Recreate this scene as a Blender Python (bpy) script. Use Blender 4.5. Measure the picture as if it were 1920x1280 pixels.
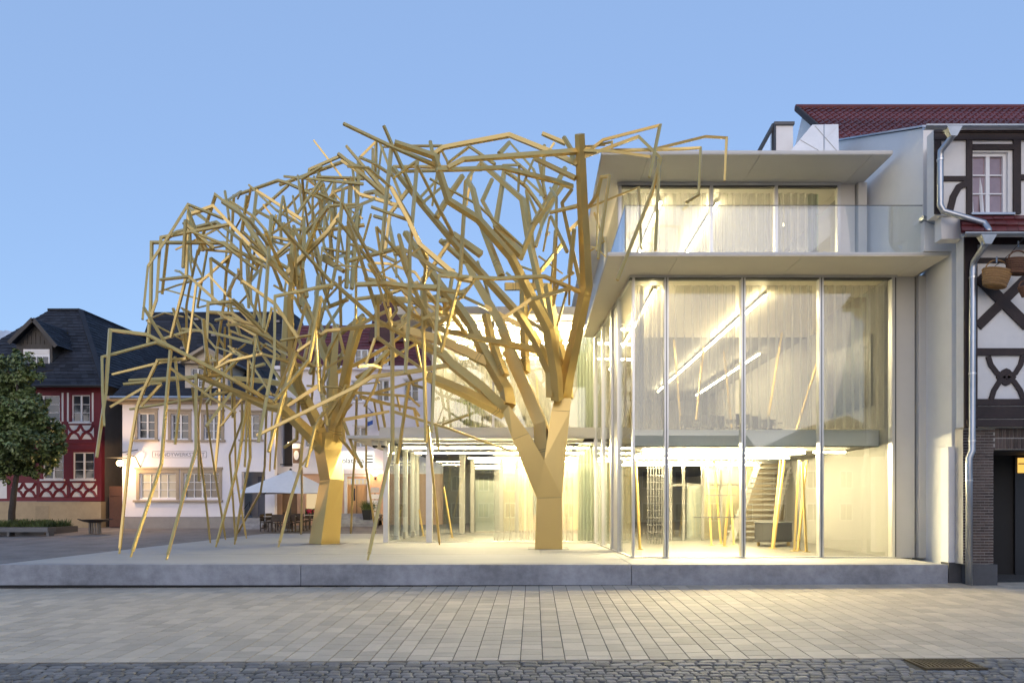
import bpy, bmesh, math, random
from mathutils import Vector, Matrix

# ------------------------------------------------------------------ scene, camera, sky, sun, exposure
for o in list(bpy.data.objects):
    bpy.data.objects.remove(o)
S = bpy.context.scene
C = S.collection
R = math.radians
F, CX, CY, CZ = 1280.0, 1000.0, 942.0, 1.97      # focal length in photo pixels, vanishing point, eye height

cam_d = bpy.data.cameras.new('camera')
cam = bpy.data.objects.new('camera', cam_d)
C.objects.link(cam)
cam.location = (0, 0, CZ)
cam.rotation_euler = (R(90), 0, 0)
cam_d.sensor_width = 36
cam_d.lens = 36 * F / 1920
cam_d.shift_x = -(CX - 960) / 1920
cam_d.shift_y = (CY - 640) / 1920
cam_d.clip_start = 0.1
cam_d.clip_end = 3000
S.camera = cam

W = bpy.data.worlds.new('World')
S.world = W
W.use_nodes = True
wn, wl = W.node_tree.nodes, W.node_tree.links
bg = wn['Background']
sky = wn.new('ShaderNodeTexSky')
sky.sky_type = 'NISHITA'
sky.sun_disc = False
SUN_EL, SUN_AZ = 14.0, 186.0                       # the sun has just gone down behind the camera
sky.sun_elevation = R(SUN_EL)
sky.sun_rotation = R(SUN_AZ)
sky.altitude = 300
sky.air_density = 1.0
sky.dust_density = 2.0
sky.ozone_density = 3.0
# even dusk veil: flat blue mixed into the sky colour to level its brightness
veil = wn.new('ShaderNodeMix'); veil.data_type = 'RGBA'
veil.inputs[0].default_value = 0.74
veil.inputs[7].default_value = (1.02, 1.53, 2.58, 1)
wl.new(sky.outputs[0], veil.inputs[6])
wl.new(veil.outputs[2], bg.inputs[0])
bg.inputs[1].default_value = 0.129

sun_d = bpy.data.lights.new('sun', 'SUN')
sun_d.energy = 0.3
sun_d.angle = R(60)
sun_d.color = (1.0, 0.76, 0.66)
sun = bpy.data.objects.new('sun', sun_d)
C.objects.link(sun)
az = R(SUN_AZ)
sd = Vector((math.sin(az), math.cos(az), math.tan(R(SUN_EL)))).normalized()
sun.rotation_euler = sd.to_track_quat('Z', 'Y').to_euler()

S.view_settings.view_transform = 'Standard'
S.view_settings.look = 'None'
S.view_settings.gamma = 1.0
S.view_settings.use_curve_mapping = False
S.view_settings.exposure = 1.3
S.render.engine = 'CYCLES'
cy = S.cycles
cy.use_denoising = True
cy.use_adaptive_sampling = True
cy.adaptive_threshold = 0.02
cy.max_bounces = 8
cy.diffuse_bounces = 4
cy.glossy_bounces = 4
cy.transmission_bounces = 6
cy.transparent_max_bounces = 24
cy.sample_clamp_indirect = 4.0
cy.caustics_reflective = False
cy.caustics_refractive = False

LED = {'main': 285.0, 'mid': 58.0, 'top': 66.0, 'wing': 150.0, 'wingup': 125.0}   # emission of the interior tube lights
rnd = random.Random(7)

# ------------------------------------------------------------------ helpers
def P(x, y, Y):
    """the point of the place that stands at distance Y on the line of sight through photo pixel (x, y)"""
    return Vector(((x - CX) * Y / F, Y, CZ + (CY - y) * Y / F))
def PX(x, Y): return (x - CX) * Y / F
def PZ(y, Y): return CZ + (CY - y) * Y / F
def gz(X, Y): return 0.02 + 0.0052 * X + 0.033 * (Y - 16)

ORG = {}
def link(name, data, parent=None, loc=None):
    o = bpy.data.objects.new(name, data)
    C.objects.link(o)
    po = ORG.get(parent.name, Vector()) if parent else Vector()
    if parent: o.parent = parent
    if loc is not None:
        o.location = Vector(loc) - po
        ORG[o.name] = Vector(loc)
    else:
        ORG[o.name] = po.copy()
    return o
def tag(o, label=None, cat=None, group=None, kind=None):
    if label: o['label'] = label
    if cat: o['category'] = cat
    if group: o['group'] = group
    if kind: o['kind'] = kind
    return o
def thing(name, label, cat, loc=(0, 0, 0), group=None):
    return tag(link(name, None, None, loc), label, cat, group)

class MB:
    def __init__(s): s.v = []; s.f = []
    def quad(s, a, b, c, d):
        n = len(s.v); s.v += [Vector(a), Vector(b), Vector(c), Vector(d)]; s.f.append((n, n+1, n+2, n+3)); return s
    def poly(s, pts):
        n = len(s.v); s.v += [Vector(p) for p in pts]; s.f.append(tuple(range(n, n+len(pts)))); return s
    def box(s, x0, x1, y0, y1, z0, z1, ch=0.0):
        if x0 > x1: x0, x1 = x1, x0
        if y0 > y1: y0, y1 = y1, y0
        if z0 > z1: z0, z1 = z1, z0
        n = len(s.v)
        if ch <= 0:
            s.v += [Vector(p) for p in ((x0,y0,z0),(x1,y0,z0),(x1,y1,z0),(x0,y1,z0),(x0,y0,z1),(x1,y0,z1),(x1,y1,z1),(x0,y1,z1))]
            for q in ((3,2,1,0),(4,5,6,7),(0,1,5,4),(1,2,6,5),(2,3,7,6),(3,0,4,7)): s.f.append(tuple(n+i for i in q))
        else:
            c = ch
            s.v += [Vector(p) for p in ((x0,y0,z0),(x1,y0,z0),(x1,y1,z0),(x0,y1,z0),(x0,y0,z1-c),(x1,y0,z1-c),(x1,y1,z1-c),(x0,y1,z1-c),
                    (x0+c,y0+c,z1),(x1-c,y0+c,z1),(x1-c,y1-c,z1),(x0+c,y1-c,z1))]
            for q in ((0,1,5,4),(1,2,6,5),(2,3,7,6),(3,0,4,7),(4,5,9,8),(5,6,10,9),(6,7,11,10),(7,4,8,11),(8,9,10,11)): s.f.append(tuple(n+i for i in q))
        return s
    def fb(s, x0, y0, x1, y1, Y, f, b):
        """box whose front is seen at photo pixels x0..x1, y0..y1 on the plane at distance Y; f forward, b back of it"""
        return s.box(PX(x0, Y), PX(x1, Y), Y - f, Y + b, PZ(y1, Y), PZ(y0, Y))
    def prism(s, pts, off):
        """closed polygon extruded along vector off"""
        n = len(s.v); k = len(pts); off = Vector(off)
        s.v += [Vector(p) for p in pts] + [Vector(p) + off for p in pts]
        s.f.append(tuple(range(n, n+k))); s.f.append(tuple(range(n+2*k-1, n+k-1, -1)))
        for i in range(k):
            j = (i+1) % k; s.f.append((n+i, n+k+i, n+k+j, n+j))
        return s
    def bar(s, a, b, w, h=None, roll=0.0, w2=None):
        sweep(s, [Vector(a), Vector(b)], [w, w2 or w], (h / w) if h else 1.0, roll); return s
    def tube(s, pts, r, n=8, r2=None):
        pts = [Vector(p) for p in pts]; base = len(s.v); m = len(pts)
        t0 = (pts[1]-pts[0]).normalized()
        a = t0.orthogonal().normalized(); pt = t0
        for i, p in enumerate(pts):
            if i == 0: t = t0
            elif i == m-1: t = (pts[i]-pts[i-1]).normalized()
            else: t = ((pts[i]-pts[i-1]).normalized() + (pts[i+1]-pts[i]).normalized()).normalized()
            a = (pt.rotation_difference(t) @ a); a = (a - t*a.dot(t)).normalized(); pt = t
            b = t.cross(a)
            rr = r if r2 is None else r + (r2-r)*i/(m-1)
            for k in range(n):
                an = 2*math.pi*k/n; s.v.append(p + (a*math.cos(an) + b*math.sin(an))*rr)
        for i in range(m-1):
            for k in range(n):
                k2 = (k+1) % n
                s.f.append((base+i*n+k, base+i*n+k2, base+(i+1)*n+k2, base+(i+1)*n+k))
        s.f.append(tuple(base+k for k in reversed(range(n)))); s.f.append(tuple(base+(m-1)*n+k for k in range(n)))
        return s
    def lathe(s, c, prof, n=16):
        base = len(s.v); c = Vector(c)
        for r, z in prof:
            for k in range(n):
                an = 2*math.pi*k/n; s.v.append(c + Vector((r*math.cos(an), r*math.sin(an), z)))
        for i in range(len(prof)-1):
            for k in range(n):
                k2 = (k+1) % n; s.f.append((base+i*n+k, base+i*n+k2, base+(i+1)*n+k2, base+(i+1)*n+k))
        s.f.append(tuple(base+k for k in reversed(range(n)))); s.f.append(tuple(base+(len(prof)-1)*n+k for k in range(n)))
        return s
    def wall(s, X0, X1, Z0, Z1, Y, t, ops=()):
        """upright wall facing the camera with real openings"""
        xs = sorted({X0, X1} | {min(max(v, X0), X1) for o in ops for v in (o[0], o[1])})
        zs = sorted({Z0, Z1} | {min(max(v, Z0), Z1) for o in ops for v in (o[2], o[3])})
        def op(i, j):
            if i < 0 or j < 0 or i >= len(xs)-1 or j >= len(zs)-1: return True
            cx, cz = (xs[i]+xs[i+1])/2, (zs[j]+zs[j+1])/2
            return any(o[0] < cx < o[1] and o[2] < cz < o[3] for o in ops)
        for i in range(len(xs)-1):
            for j in range(len(zs)-1):
                if op(i, j): continue
                a, b, c, d = xs[i], xs[i+1], zs[j], zs[j+1]
                s.quad((a,Y,c),(b,Y,c),(b,Y,d),(a,Y,d)); s.quad((b,Y+t,c),(a,Y+t,c),(a,Y+t,d),(b,Y+t,d))
                if op(i-1, j): s.quad((a,Y+t,c),(a,Y,c),(a,Y,d),(a,Y+t,d))
                if op(i+1, j): s.quad((b,Y,c),(b,Y+t,c),(b,Y+t,d),(b,Y,d))
                if op(i, j-1): s.quad((a,Y+t,c),(b,Y+t,c),(b,Y,c),(a,Y,c))
                if op(i, j+1): s.quad((a,Y,d),(b,Y,d),(b,Y+t,d),(a,Y+t,d))
        return s
    def build(s, name, mat, parent=None, loc=None, smooth=False):
        base = Vector(loc) if loc is not None else (ORG.get(parent.name, Vector()) if parent else Vector())
        me = bpy.data.meshes.new(name)
        me.from_pydata([v - base for v in s.v], [], s.f)
        if mat: me.materials.append(mat)
        if smooth: me.shade_smooth()
        return link(name, me, parent, loc)

def sweep(m, pts, ws, asp=1.0, roll=0.0, foot=False):
    """box-section bar along a kinked line with mitred joints; very sharp bends are butted"""
    runs = [[0]]
    for i in range(1, len(pts)-1):
        runs[-1].append(i)
        if (pts[i]-pts[i-1]).normalized().dot((pts[i+1]-pts[i]).normalized()) < -0.35: runs.append([i])
    runs[-1].append(len(pts)-1)
    for run in runs:
        t = (pts[run[1]]-pts[run[0]]).normalized()
        if abs(t.z) > 0.85:
            side = Vector((math.cos(roll+0.5), math.sin(roll+0.5), 0))
        else:
            side = t.cross(Vector((0, 0, 1)))
            side = Matrix.Rotation(roll*0.5, 3, t) @ side
        side = (side - t*side.dot(t)).normalized(); up = side.cross(t)
        base = len(m.v)
        for k, i in enumerate(run):
            hw = ws[i]/2; hh = hw*asp
            offs = [side*hw+up*hh, -side*hw+up*hh, -side*hw-up*hh, side*hw-up*hh]
            if 0 < k < len(run)-1:
                t2 = (pts[run[k+1]]-pts[i]).normalized()
                nn = (t+t2).normalized()
                for o in offs: m.v.append(pts[i] + o - t*(o.dot(nn)/max(t.dot(nn), 0.3)))
                q = t.rotation_difference(t2)
                side = (q @ side); t = t2; side = (side - t*side.dot(t)).normalized(); up = side.cross(t)
            else:
                for o in offs: m.v.append(pts[i] + o)
        k = len(run)
        for j in range(k-1):
            for c in range(4):
                c2 = (c+1) % 4
                m.f.append((base+j*4+c, base+j*4+c2, base+(j+1)*4+c2, base+(j+1)*4+c))
        m.f.append((base+3, base+2, base+1, base)); e = base+(k-1)*4; m.f.append((e, e+1, e+2, e+3))

# ------------------------------------------------------------------ materials
MATS = {}
def mat(name, col, rough=0.7, metal=0.0, var=0.12, scale=6.0, bump=0.0, bscale=40.0, piece=0.0, spec=0.5, hue=None, stretch=None, rvar=0.1):
    """procedural surface: colour broken up by two noises, optional colour shift from piece to piece, fine relief"""
    if name in MATS: return MATS[name]
    m = bpy.data.materials.new(name); m.use_nodes = True
    n, l = m.node_tree.nodes, m.node_tree.links
    b = n['Principled BSDF']
    b.inputs['Roughness'].default_value = rough; b.inputs['Metallic'].default_value = metal
    b.inputs['Specular IOR Level'].default_value = spec
    tc = n.new('ShaderNodeTexCoord'); mp = n.new('ShaderNodeMapping')
    geo = n.new('ShaderNodeNewGeometry')
    l.new(geo.outputs['Position'], mp.inputs[0])
    if stretch: mp.inputs['Scale'].default_value = stretch
    nz = n.new('ShaderNodeTexNoise'); nz.inputs['Scale'].default_value = scale; nz.inputs['Detail'].default_value = 6; nz.inputs['Roughness'].default_value = 0.65
    l.new(mp.outputs[0], nz.inputs['Vector'])
    nb = n.new('ShaderNodeTexNoise'); nb.inputs['Scale'].default_value = scale*0.13; nb.inputs['Detail'].default_value = 3
    l.new(mp.outputs[0], nb.inputs['Vector'])
    ad = n.new('ShaderNodeMath'); ad.operation = 'ADD'; l.new(nz.outputs[0], ad.inputs[0]); l.new(nb.outputs[0], ad.inputs[1])
    src = ad.outputs[0]
    if piece > 0:
        oi = n.new('ShaderNodeObjectInfo')
        a2 = n.new('ShaderNodeMath'); a2.operation = 'ADD'; l.new(oi.outputs['Random'], a2.inputs[0]); l.new(geo.outputs['Random Per Island'], a2.inputs[1])
        fr = n.new('ShaderNodeMath'); fr.operation = 'FRACT'; l.new(a2.outputs[0], fr.inputs[0])
        mu = n.new('ShaderNodeMath'); mu.operation = 'MULTIPLY_ADD'; l.new(fr.outputs[0], mu.inputs[0]); mu.inputs[1].default_value = piece/max(var, 1e-3); mu.inputs[2].default_value = -0.5*piece/max(var, 1e-3)
        a3 = n.new('ShaderNodeMath'); a3.operation = 'ADD'; l.new(src, a3.inputs[0]); l.new(mu.outputs[0], a3.inputs[1]); src = a3.outputs[0]
    mr = n.new('ShaderNodeMapRange'); l.new(src, mr.inputs['Value'])
    sp = 0.27 + (0.5*piece/max(var, 1e-3) if piece else 0)
    mr.inputs['From Min'].default_value = 1 - sp; mr.inputs['From Max'].default_value = 1 + sp
    k = var + piece
    mix = n.new('ShaderNodeMix'); mix.data_type = 'RGBA'
    c2 = hue if hue else col
    mix.inputs[6].default_value = (*[max(0, c*(1-k)) for c in col], 1); mix.inputs[7].default_value = (*[min(1, c*(1+k)) for c in c2], 1)
    l.new(mr.outputs[0], mix.inputs[0]); l.new(mix.outputs[2], b.inputs['Base Color'])
    rr = n.new('ShaderNodeMapRange'); l.new(nz.outputs[0], rr.inputs['Value']); rr.inputs['To Min'].default_value = max(0.02, rough-rvar); rr.inputs['To Max'].default_value = min(1, rough+rvar); l.new(rr.outputs[0], b.inputs['Roughness'])
    if bump > 0:
        bn = n.new('ShaderNodeTexNoise'); bn.inputs['Scale'].default_value = bscale; bn.inputs['Detail'].default_value = 5; l.new(mp.outputs[0], bn.inputs['Vector'])
        bp = n.new('ShaderNodeBump'); bp.inputs['Strength'].default_value = bump; bp.inputs['Distance'].default_value = 0.02
        l.new(bn.outputs[0], bp.inputs['Height']); l.new(bp.outputs[0], b.inputs['Normal'])
    MATS[name] = m
    return m
def emit(name, col, st):
    m = bpy.data.materials.new(name); m.use_nodes = True
    n, l = m.node_tree.nodes, m.node_tree.links
    e = n.new('ShaderNodeEmission'); e.inputs[0].default_value = (*col, 1); e.inputs[1].default_value = st
    l.new(e.outputs[0], n['Material Output'].inputs[0]); return m
def pane_mat(name, tint, refl=1.0, rough=0.0, base=0.04):
    """thin sheet of clear glass: passes light straight through, mirrors more at flat angles"""
    m = bpy.data.materials.new(name); m.use_nodes = True
    n, l = m.node_tree.nodes, m.node_tree.links
    n.remove(n['Principled BSDF'])
    tr = n.new('ShaderNodeBsdfTransparent'); tr.inputs[0].default_value = (*tint, 1)
    gl = n.new('ShaderNodeBsdfGlossy'); gl.inputs['Roughness'].default_value = rough
    lw = n.new('ShaderNodeLayerWeight'); lw.inputs[0].default_value = 0.5
    pw = n.new('ShaderNodeMath'); pw.operation = 'POWER'; pw.inputs[1].default_value = 4.0; l.new(lw.outputs['Facing'], pw.inputs[0])
    ma = n.new('ShaderNodeMath'); ma.operation = 'MULTIPLY_ADD'; ma.use_clamp = True; l.new(pw.outputs[0], ma.inputs[0]); ma.inputs[1].default_value = 0.8*refl; ma.inputs[2].default_value = base*2*refl
    mx = n.new('ShaderNodeMixShader'); l.new(ma.outputs[0], mx.inputs[0]); l.new(tr.outputs[0], mx.inputs[1]); l.new(gl.outputs[0], mx.inputs[2])
    l.new(mx.outputs[0], n['Material Output'].inputs[0]); return m
def sheer_mat(name, col, open_=0.45, weave=True):
    """woven fabric that lets part of the light straight through and scatters the rest"""
    m = bpy.data.materials.new(name); m.use_nodes = True
    n, l = m.node_tree.nodes, m.node_tree.links
    n.remove(n['Principled BSDF'])
    tr = n.new('ShaderNodeBsdfTransparent')
    df = n.new('ShaderNodeBsdfDiffuse'); df.inputs[0].default_value = (*col, 1)
    tl = n.new('ShaderNodeBsdfTranslucent'); tl.inputs[0].default_value = (*col, 1)
    m1 = n.new('ShaderNodeMixShader'); m1.inputs[0].default_value = 0.5; l.new(df.outputs[0], m1.inputs[1]); l.new(tl.outputs[0], m1.inputs[2])
    lw = n.new('ShaderNodeLayerWeight'); lw.inputs[0].default_value = 0.5
    mr = n.new('ShaderNodeMapRange'); l.new(lw.outputs['Facing'], mr.inputs['Value']); mr.inputs['To Min'].default_value = 1-open_; mr.inputs['To Max'].default_value = min(1, 1-open_*0.3)
    m2 = n.new('ShaderNodeMixShader'); l.new(mr.outputs[0], m2.inputs[0]); l.new(tr.outputs[0], m2.inputs[1]); l.new(m1.outputs[0], m2.inputs[2])
    l.new(m2.outputs[0], n['Material Output'].inputs[0]); return m

M_gold = mat('champagne_metal', (0.64, 0.465, 0.17), 0.34, 0.62, var=0.015, scale=1.0, rvar=0.02)
M_conc = mat('concrete', (0.31, 0.31, 0.325), 0.8, var=0.32, scale=4.0, bump=0.25, bscale=30)
M_deck = mat('terrace_concrete', (0.40, 0.388, 0.365), 0.75, var=0.10, scale=2.0, bump=0.12, bscale=25, stretch=(0.35, 1.6, 1))
M_paver = mat('pale_granite', (0.51, 0.435, 0.335), 0.75, var=0.10, scale=30, bump=0.15, bscale=120, piece=0.12)
M_cobble = mat('cobble_granite', (0.20, 0.187, 0.17), 0.7, var=0.25, scale=25, bump=0.5, bscale=60, piece=0.25)
M_joint = mat('joint_sand', (0.07, 0.066, 0.06), 0.95, var=0.3, scale=60, bump=0.3, bscale=150)
M_sett = mat('far_setts', (0.20, 0.18, 0.165), 0.85, var=0.25, scale=9, bump=0.4, bscale=9)
M_white = mat('white_render', (0.84, 0.83, 0.82), 0.85, var=0.04, scale=2, bump=0.08, bscale=80)
M_panel = mat('grey_metal_panel', (0.60, 0.585, 0.55), 0.5, 0.1, var=0.04, scale=1.5)
M_soffit = mat('lit_soffit_panel', (0.76, 0.70, 0.58), 0.5, 0.1, var=0.04, scale=1.5)  # lit copy of the panel: warm bounced light put into its colour
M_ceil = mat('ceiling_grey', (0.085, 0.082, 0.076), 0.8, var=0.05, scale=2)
M_alu = mat('aluminium', (0.62, 0.62, 0.61), 0.35, 0.8, var=0.05, scale=3)
M_dkalu = mat('dark_aluminium', (0.10, 0.10, 0.10), 0.4, 0.5, var=0.05, scale=3)
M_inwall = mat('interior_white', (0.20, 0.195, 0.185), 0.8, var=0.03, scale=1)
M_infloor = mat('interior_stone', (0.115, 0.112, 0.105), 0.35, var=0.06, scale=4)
M_zinc = mat('zinc', (0.42, 0.44, 0.47), 0.38, 0.9, var=0.15, scale=5)
M_dkgrey = mat('dark_plinth_stone', (0.09, 0.09, 0.095), 0.8, var=0.15, scale=8, bump=0.2)
M_glass = pane_mat('clear_glass', (0.94, 0.97, 0.95), 1.0)
M_rail = pane_mat('railing_glass', (0.96, 0.98, 0.98), 1.2)
M_pane = mat('window_glass', (0.03, 0.035, 0.045), 0.06, var=0.1, scale=2, spec=0.9)
M_panelit = mat('blind_window_glass', (0.45, 0.42, 0.33), 0.15, var=0.15, scale=2, spec=0.8)
M_sheer = sheer_mat('sheer_curtain', (0.37, 0.365, 0.35), 0.58)
M_green = sheer_mat('green_curtain', (0.30, 0.34, 0.27), 0.10)
LEDC = (1.0, 0.79, 0.45)
M_led = {k: emit('tube_light_'+k, LEDC, v) for k, v in LED.items()}
# ------------------------------------------------------------------ ground, paving, terrace
def slope_sheet(name, X0, X1, Y0, Y1, dz, m, nx=2, ny=2):
    b = MB()
    for i in range(nx):
        for j in range(ny):
            xa, xb = X0+(X1-X0)*i/nx, X0+(X1-X0)*(i+1)/nx; ya, yb = Y0+(Y1-Y0)*j/ny, Y0+(Y1-Y0)*(j+1)/ny
            b.quad((xa,ya,gz(xa,ya)+dz),(xb,ya,gz(xb,ya)+dz),(xb,yb,gz(xb,yb)+dz),(xa,yb,gz(xa,yb)+dz))
    return b.build(name, m)
g = slope_sheet('ground', -400, 400, -60, 420, -0.03, M_sett); tag(g, kind='structure')
Y_EDGE = 9.42
pav_bed = slope_sheet('pavement', -24, 24, Y_EDGE, 18.5, -0.012, M_joint); tag(pav_bed, kind='structure')
road_bed = slope_sheet('road', -24, 24, -2, Y_EDGE, -0.022, M_joint); tag(road_bed, kind='structure')

def sloped_block(m, x0, x1, y0, y1, top, ch, jig):
    """one paving stone lying on the slope, edges worn"""
    dz = rnd.uniform(-jig, jig); tx = rnd.uniform(-jig, jig)*2; ty = rnd.uniform(-jig, jig)*2
    xm, ym = (x0+x1)/2, (y0+y1)/2
    def z(x, y, e): return gz(x, y) + top + dz + tx*(x-xm) + ty*(y-ym) - e
    n = len(m.v); c = ch
    o = [(x0,y0),(x1,y0),(x1,y1),(x0,y1)]; i = [(x0+c,y0+c),(x1-c,y0+c),(x1-c,y1-c),(x0+c,y1-c)]
    m.v += [Vector((a,b,z(a,b,0.06))) for a,b in o] + [Vector((a,b,z(a,b,c))) for a,b in o] + [Vector((a,b,z(a,b,0))) for a,b in i]
    for q in ((0,1,5,4),(1,2,6,5),(2,3,7,6),(3,0,4,7),(4,5,9,8),(5,6,10,9),(6,7,11,10),(7,4,8,11),(8,9,10,11)): m.f.append(tuple(n+k for k in q))

# pale slabs laid in columns that run towards the terrace
slabs = []
x = -23.5
while x < 19.0:
    w = rnd.choice((0.25, 0.26, 0.31, 0.32, 0.33, 0.31))
    y = Y_EDGE + 0.004
    first = True
    while y < 16.1:
        h = rnd.choice((0.2, 0.25, 0.28, 0.3, 0.33, 0.36, 0.42, 0.48))
        if first: h *= rnd.uniform(0.4, 1.0); first = False
        y2 = min(y+h, 16.2)
        slabs.append((y, x, x+w, y2))
        y = y2
    x += w
slabs.sort(key=lambda s: s[0] if abs((s[1]+s[2])/2) < 0.78*s[3] else 99)
rest = MB()
for k, (y0, x0, x1, y1) in enumerate(slabs):
    if k < 300:
        b = MB(); sloped_block(b, x0+0.006, x1-0.006, y0+0.0065, y1-0.0065, 0.0, 0.004, 0.0012)
        b.build('paving_slab', M_paver, pav_bed)
    else:
        sloped_block(rest, x0+0.006, x1-0.006, y0+0.0065, y1-0.0065, 0.0, 0.004, 0.0012)
tag(rest.build('paving_slabs', M_paver, pav_bed), kind='stuff')
# apron of slabs in front of the old house, right of the terrace
# cobbles: three running courses along the slabs, then a dense field
cobs = []
y = Y_EDGE - 0.005
for r_ in range(18):
    big = r_ < 3
    h = rnd.uniform(0.135, 0.155) if big else rnd.uniform(0.10, 0.125)
    y2 = y - h
    x = -14 + rnd.uniform(0, 0.2)
    while x < 14:
        w = rnd.uniform(0.17, 0.27) if big else rnd.uniform(0.10, 0.20)
        if not (5.05 < x + w/2 < 5.95 and r_ < 4):
            cobs.append((y2, x, x+w, y))
        x += w
    y = y2
random.Random(3).shuffle(cobs)
cobs.sort(key=lambda s: s[0])
def cobble(m, x0, x1, y0, y1):
    g_ = rnd.uniform(0.005, 0.011); a = [x0+g_, x1-g_]; b = [y0+g_, y1-g_]
    j = lambda: rnd.uniform(-0.012, 0.012)
    pts = [(a[0]+j(), b[0]+j()), (a[1]+j(), b[0]+j()), (a[1]+j(), b[1]+j()), (a[0]+j(), b[1]+j())]
    # round the corners: 8 outline points
    out = []
    for k in range(4):
        p, q, s_ = pts[k-1], pts[k], pts[(k+1) % 4]
        out.append((q[0]+(p[0]-q[0])*0.16, q[1]+(p[1]-q[1])*0.16)); out.append((q[0]+(s_[0]-q[0])*0.16, q[1]+(s_[1]-q[1])*0.16))
    cx_, cy_ = sum(p[0] for p in out)/8, sum(p[1] for p in out)/8
    dz = rnd.uniform(-0.006, 0.006); n = len(m.v)
    tx, ty = rnd.uniform(-0.05, 0.05), rnd.uniform(-0.05, 0.05)
    for s_, e in ((1.0, 0.05), (1.0, 0.014), (0.88, 0.003), (0.5, -0.002)):
        for p in out:
            X_, Y_ = cx_+(p[0]-cx_)*s_, cy_+(p[1]-cy_)*s_
            m.v.append(Vector((X_, Y_, gz(X_, Y_)+dz-e-0.004+tx*(X_-cx_)+ty*(Y_-cy_)+rnd.uniform(-0.0015, 0.0015))))
    for q in range(3):
        for k in range(8):
            k2 = (k+1) % 8; m.f.append((n+q*8+k, n+q*8+k2, n+(q+1)*8+k2, n+(q+1)*8+k))
    m.f.append(tuple(n+24+k for k in range(8)))
rest = MB()
# the stones that show largest are the near rows inside the frame
vis = [c for c in cobs if abs((c[1]+c[2])/2) < 0.78*c[0]+0.1 and c[3] > 8.3]
vset = set(vis[:300])
for c in cobs:
    if c in vset:
        b = MB(); cobble(b, c[1], c[2], c[0], c[3]); b.build('cobble', M_cobble, road_bed, smooth=False)
    else: cobble(rest, c[1], c[2], c[0], c[3])
tag(rest.build('cobbles', M_cobble, road_bed), kind='stuff')
# drain grate among the cobbles
M_iron = mat('rusty_iron', (0.13, 0.098, 0.06), 0.6, 0.5, var=0.3, scale=20)
dr = thing('drain_grate', 'rusty iron drain grate with curved bars set in the cobbles', 'drain', (5.5, 9.15, gz(5.5, 9.15)))
b = MB()
for (xa, xb, ya, yb) in ((5.1,5.9,8.86,8.89),(5.1,5.9,9.38,9.41),(5.1,5.13,8.89,9.38),(5.87,5.9,8.89,9.38)):
    b.box(xa, xb, ya, yb, gz(5.5,9.1)-0.05, gz(5.5,9.1)+0.006)
b.build('frame', M_iron, dr)
for k in range(13):
    xx = 5.15+k*0.057
    b = MB(); pts = [Vector((xx+0.05*math.sin(t*math.pi), 8.89+0.49*t, gz(5.5,9.1)-0.012)) for t in (0, .25, .5, .75, 1)]
    sweep(b, pts, [0.026]*5, 1.2); b.build('bar', M_iron, dr)
pit = MB(); pit.box(5.13, 5.87, 8.89, 9.38, gz(5.5,9.1)-0.05, gz(5.5,9.1)-0.04); pit.build('pit', mat('drain_dark', (0.01,0.01,0.01)), dr)

# raised concrete terrace, cast in three lengths with open joints
TZ = 0.52
ter = thing('concrete_terrace', 'low raised concrete terrace under the two golden steel trees', 'terrace', (-1.4, 16, 0))
xs = [-12.6, PX(564, 16), PX(1184, 16), PX(1778, 16)]
for a_, c_ in zip(xs[:-1], xs[1:]):
    b = MB(); e = 0.008
    # front upstand, slightly undercut at the bottom
    b.box(a_+e, c_-e, 16.0, 16.35, -0.02 + 0.06, TZ)
    b.build('front_block', M_conc, ter)
b = MB(); b.box(-12.58, xs[-1]-0.02, 16.06, 16.3, -0.35, 0.05); b.build('shadow_gap', mat('gap_dark', (0.03,0.03,0.03)), ter)
ys = [16.358, 19.2, 24.2, 32.0]
for j in range(3):
    xx = [-12.6, xs[1], xs[2], 9.7] if j == 0 else [-12.6, -6.2, 0.2, 9.7] if j == 1 else [-12.6, -5.6, 3.0, 9.7]
    for a_, c_ in zip(xx[:-1], xx[1:]):
        b = MB(); b.box(a_+0.007, c_-0.007, ys[j]+0.009, ys[j+1]-0.009, -0.1, TZ+(0.0015 if j == 1 else 0)); b.build('deck_slab', M_deck, ter)
# ------------------------------------------------------------------ the glass museum
mus = thing('glass_museum_building', 'three storey glass building with wide flat canopies, brightly lit inside', 'building', (6.0, 18.0, TZ))
GY = 18.0                     # main glass front
ZC1, ZS2, ZC2 = 3.52, 3.96, 7.93
ROOF = 11.30
def part(name, m, parent, *boxes):
    b = MB()
    for q in boxes: b.box(*q)
    return b.build(name, m, parent)
# floors, inner walls
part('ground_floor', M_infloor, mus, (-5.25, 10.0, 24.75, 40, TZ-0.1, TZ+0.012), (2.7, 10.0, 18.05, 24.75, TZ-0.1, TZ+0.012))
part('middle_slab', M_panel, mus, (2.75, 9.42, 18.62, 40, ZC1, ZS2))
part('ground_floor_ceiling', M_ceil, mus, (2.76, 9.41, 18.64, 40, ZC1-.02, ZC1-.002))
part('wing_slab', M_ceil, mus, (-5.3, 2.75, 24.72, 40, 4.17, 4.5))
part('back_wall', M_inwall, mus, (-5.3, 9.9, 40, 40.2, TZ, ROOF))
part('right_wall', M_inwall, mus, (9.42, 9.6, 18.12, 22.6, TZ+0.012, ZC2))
part('right_wall_rear', M_inwall, mus, (9.9, 10.0, 22.6, 40, TZ+0.012, ZC2))
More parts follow.
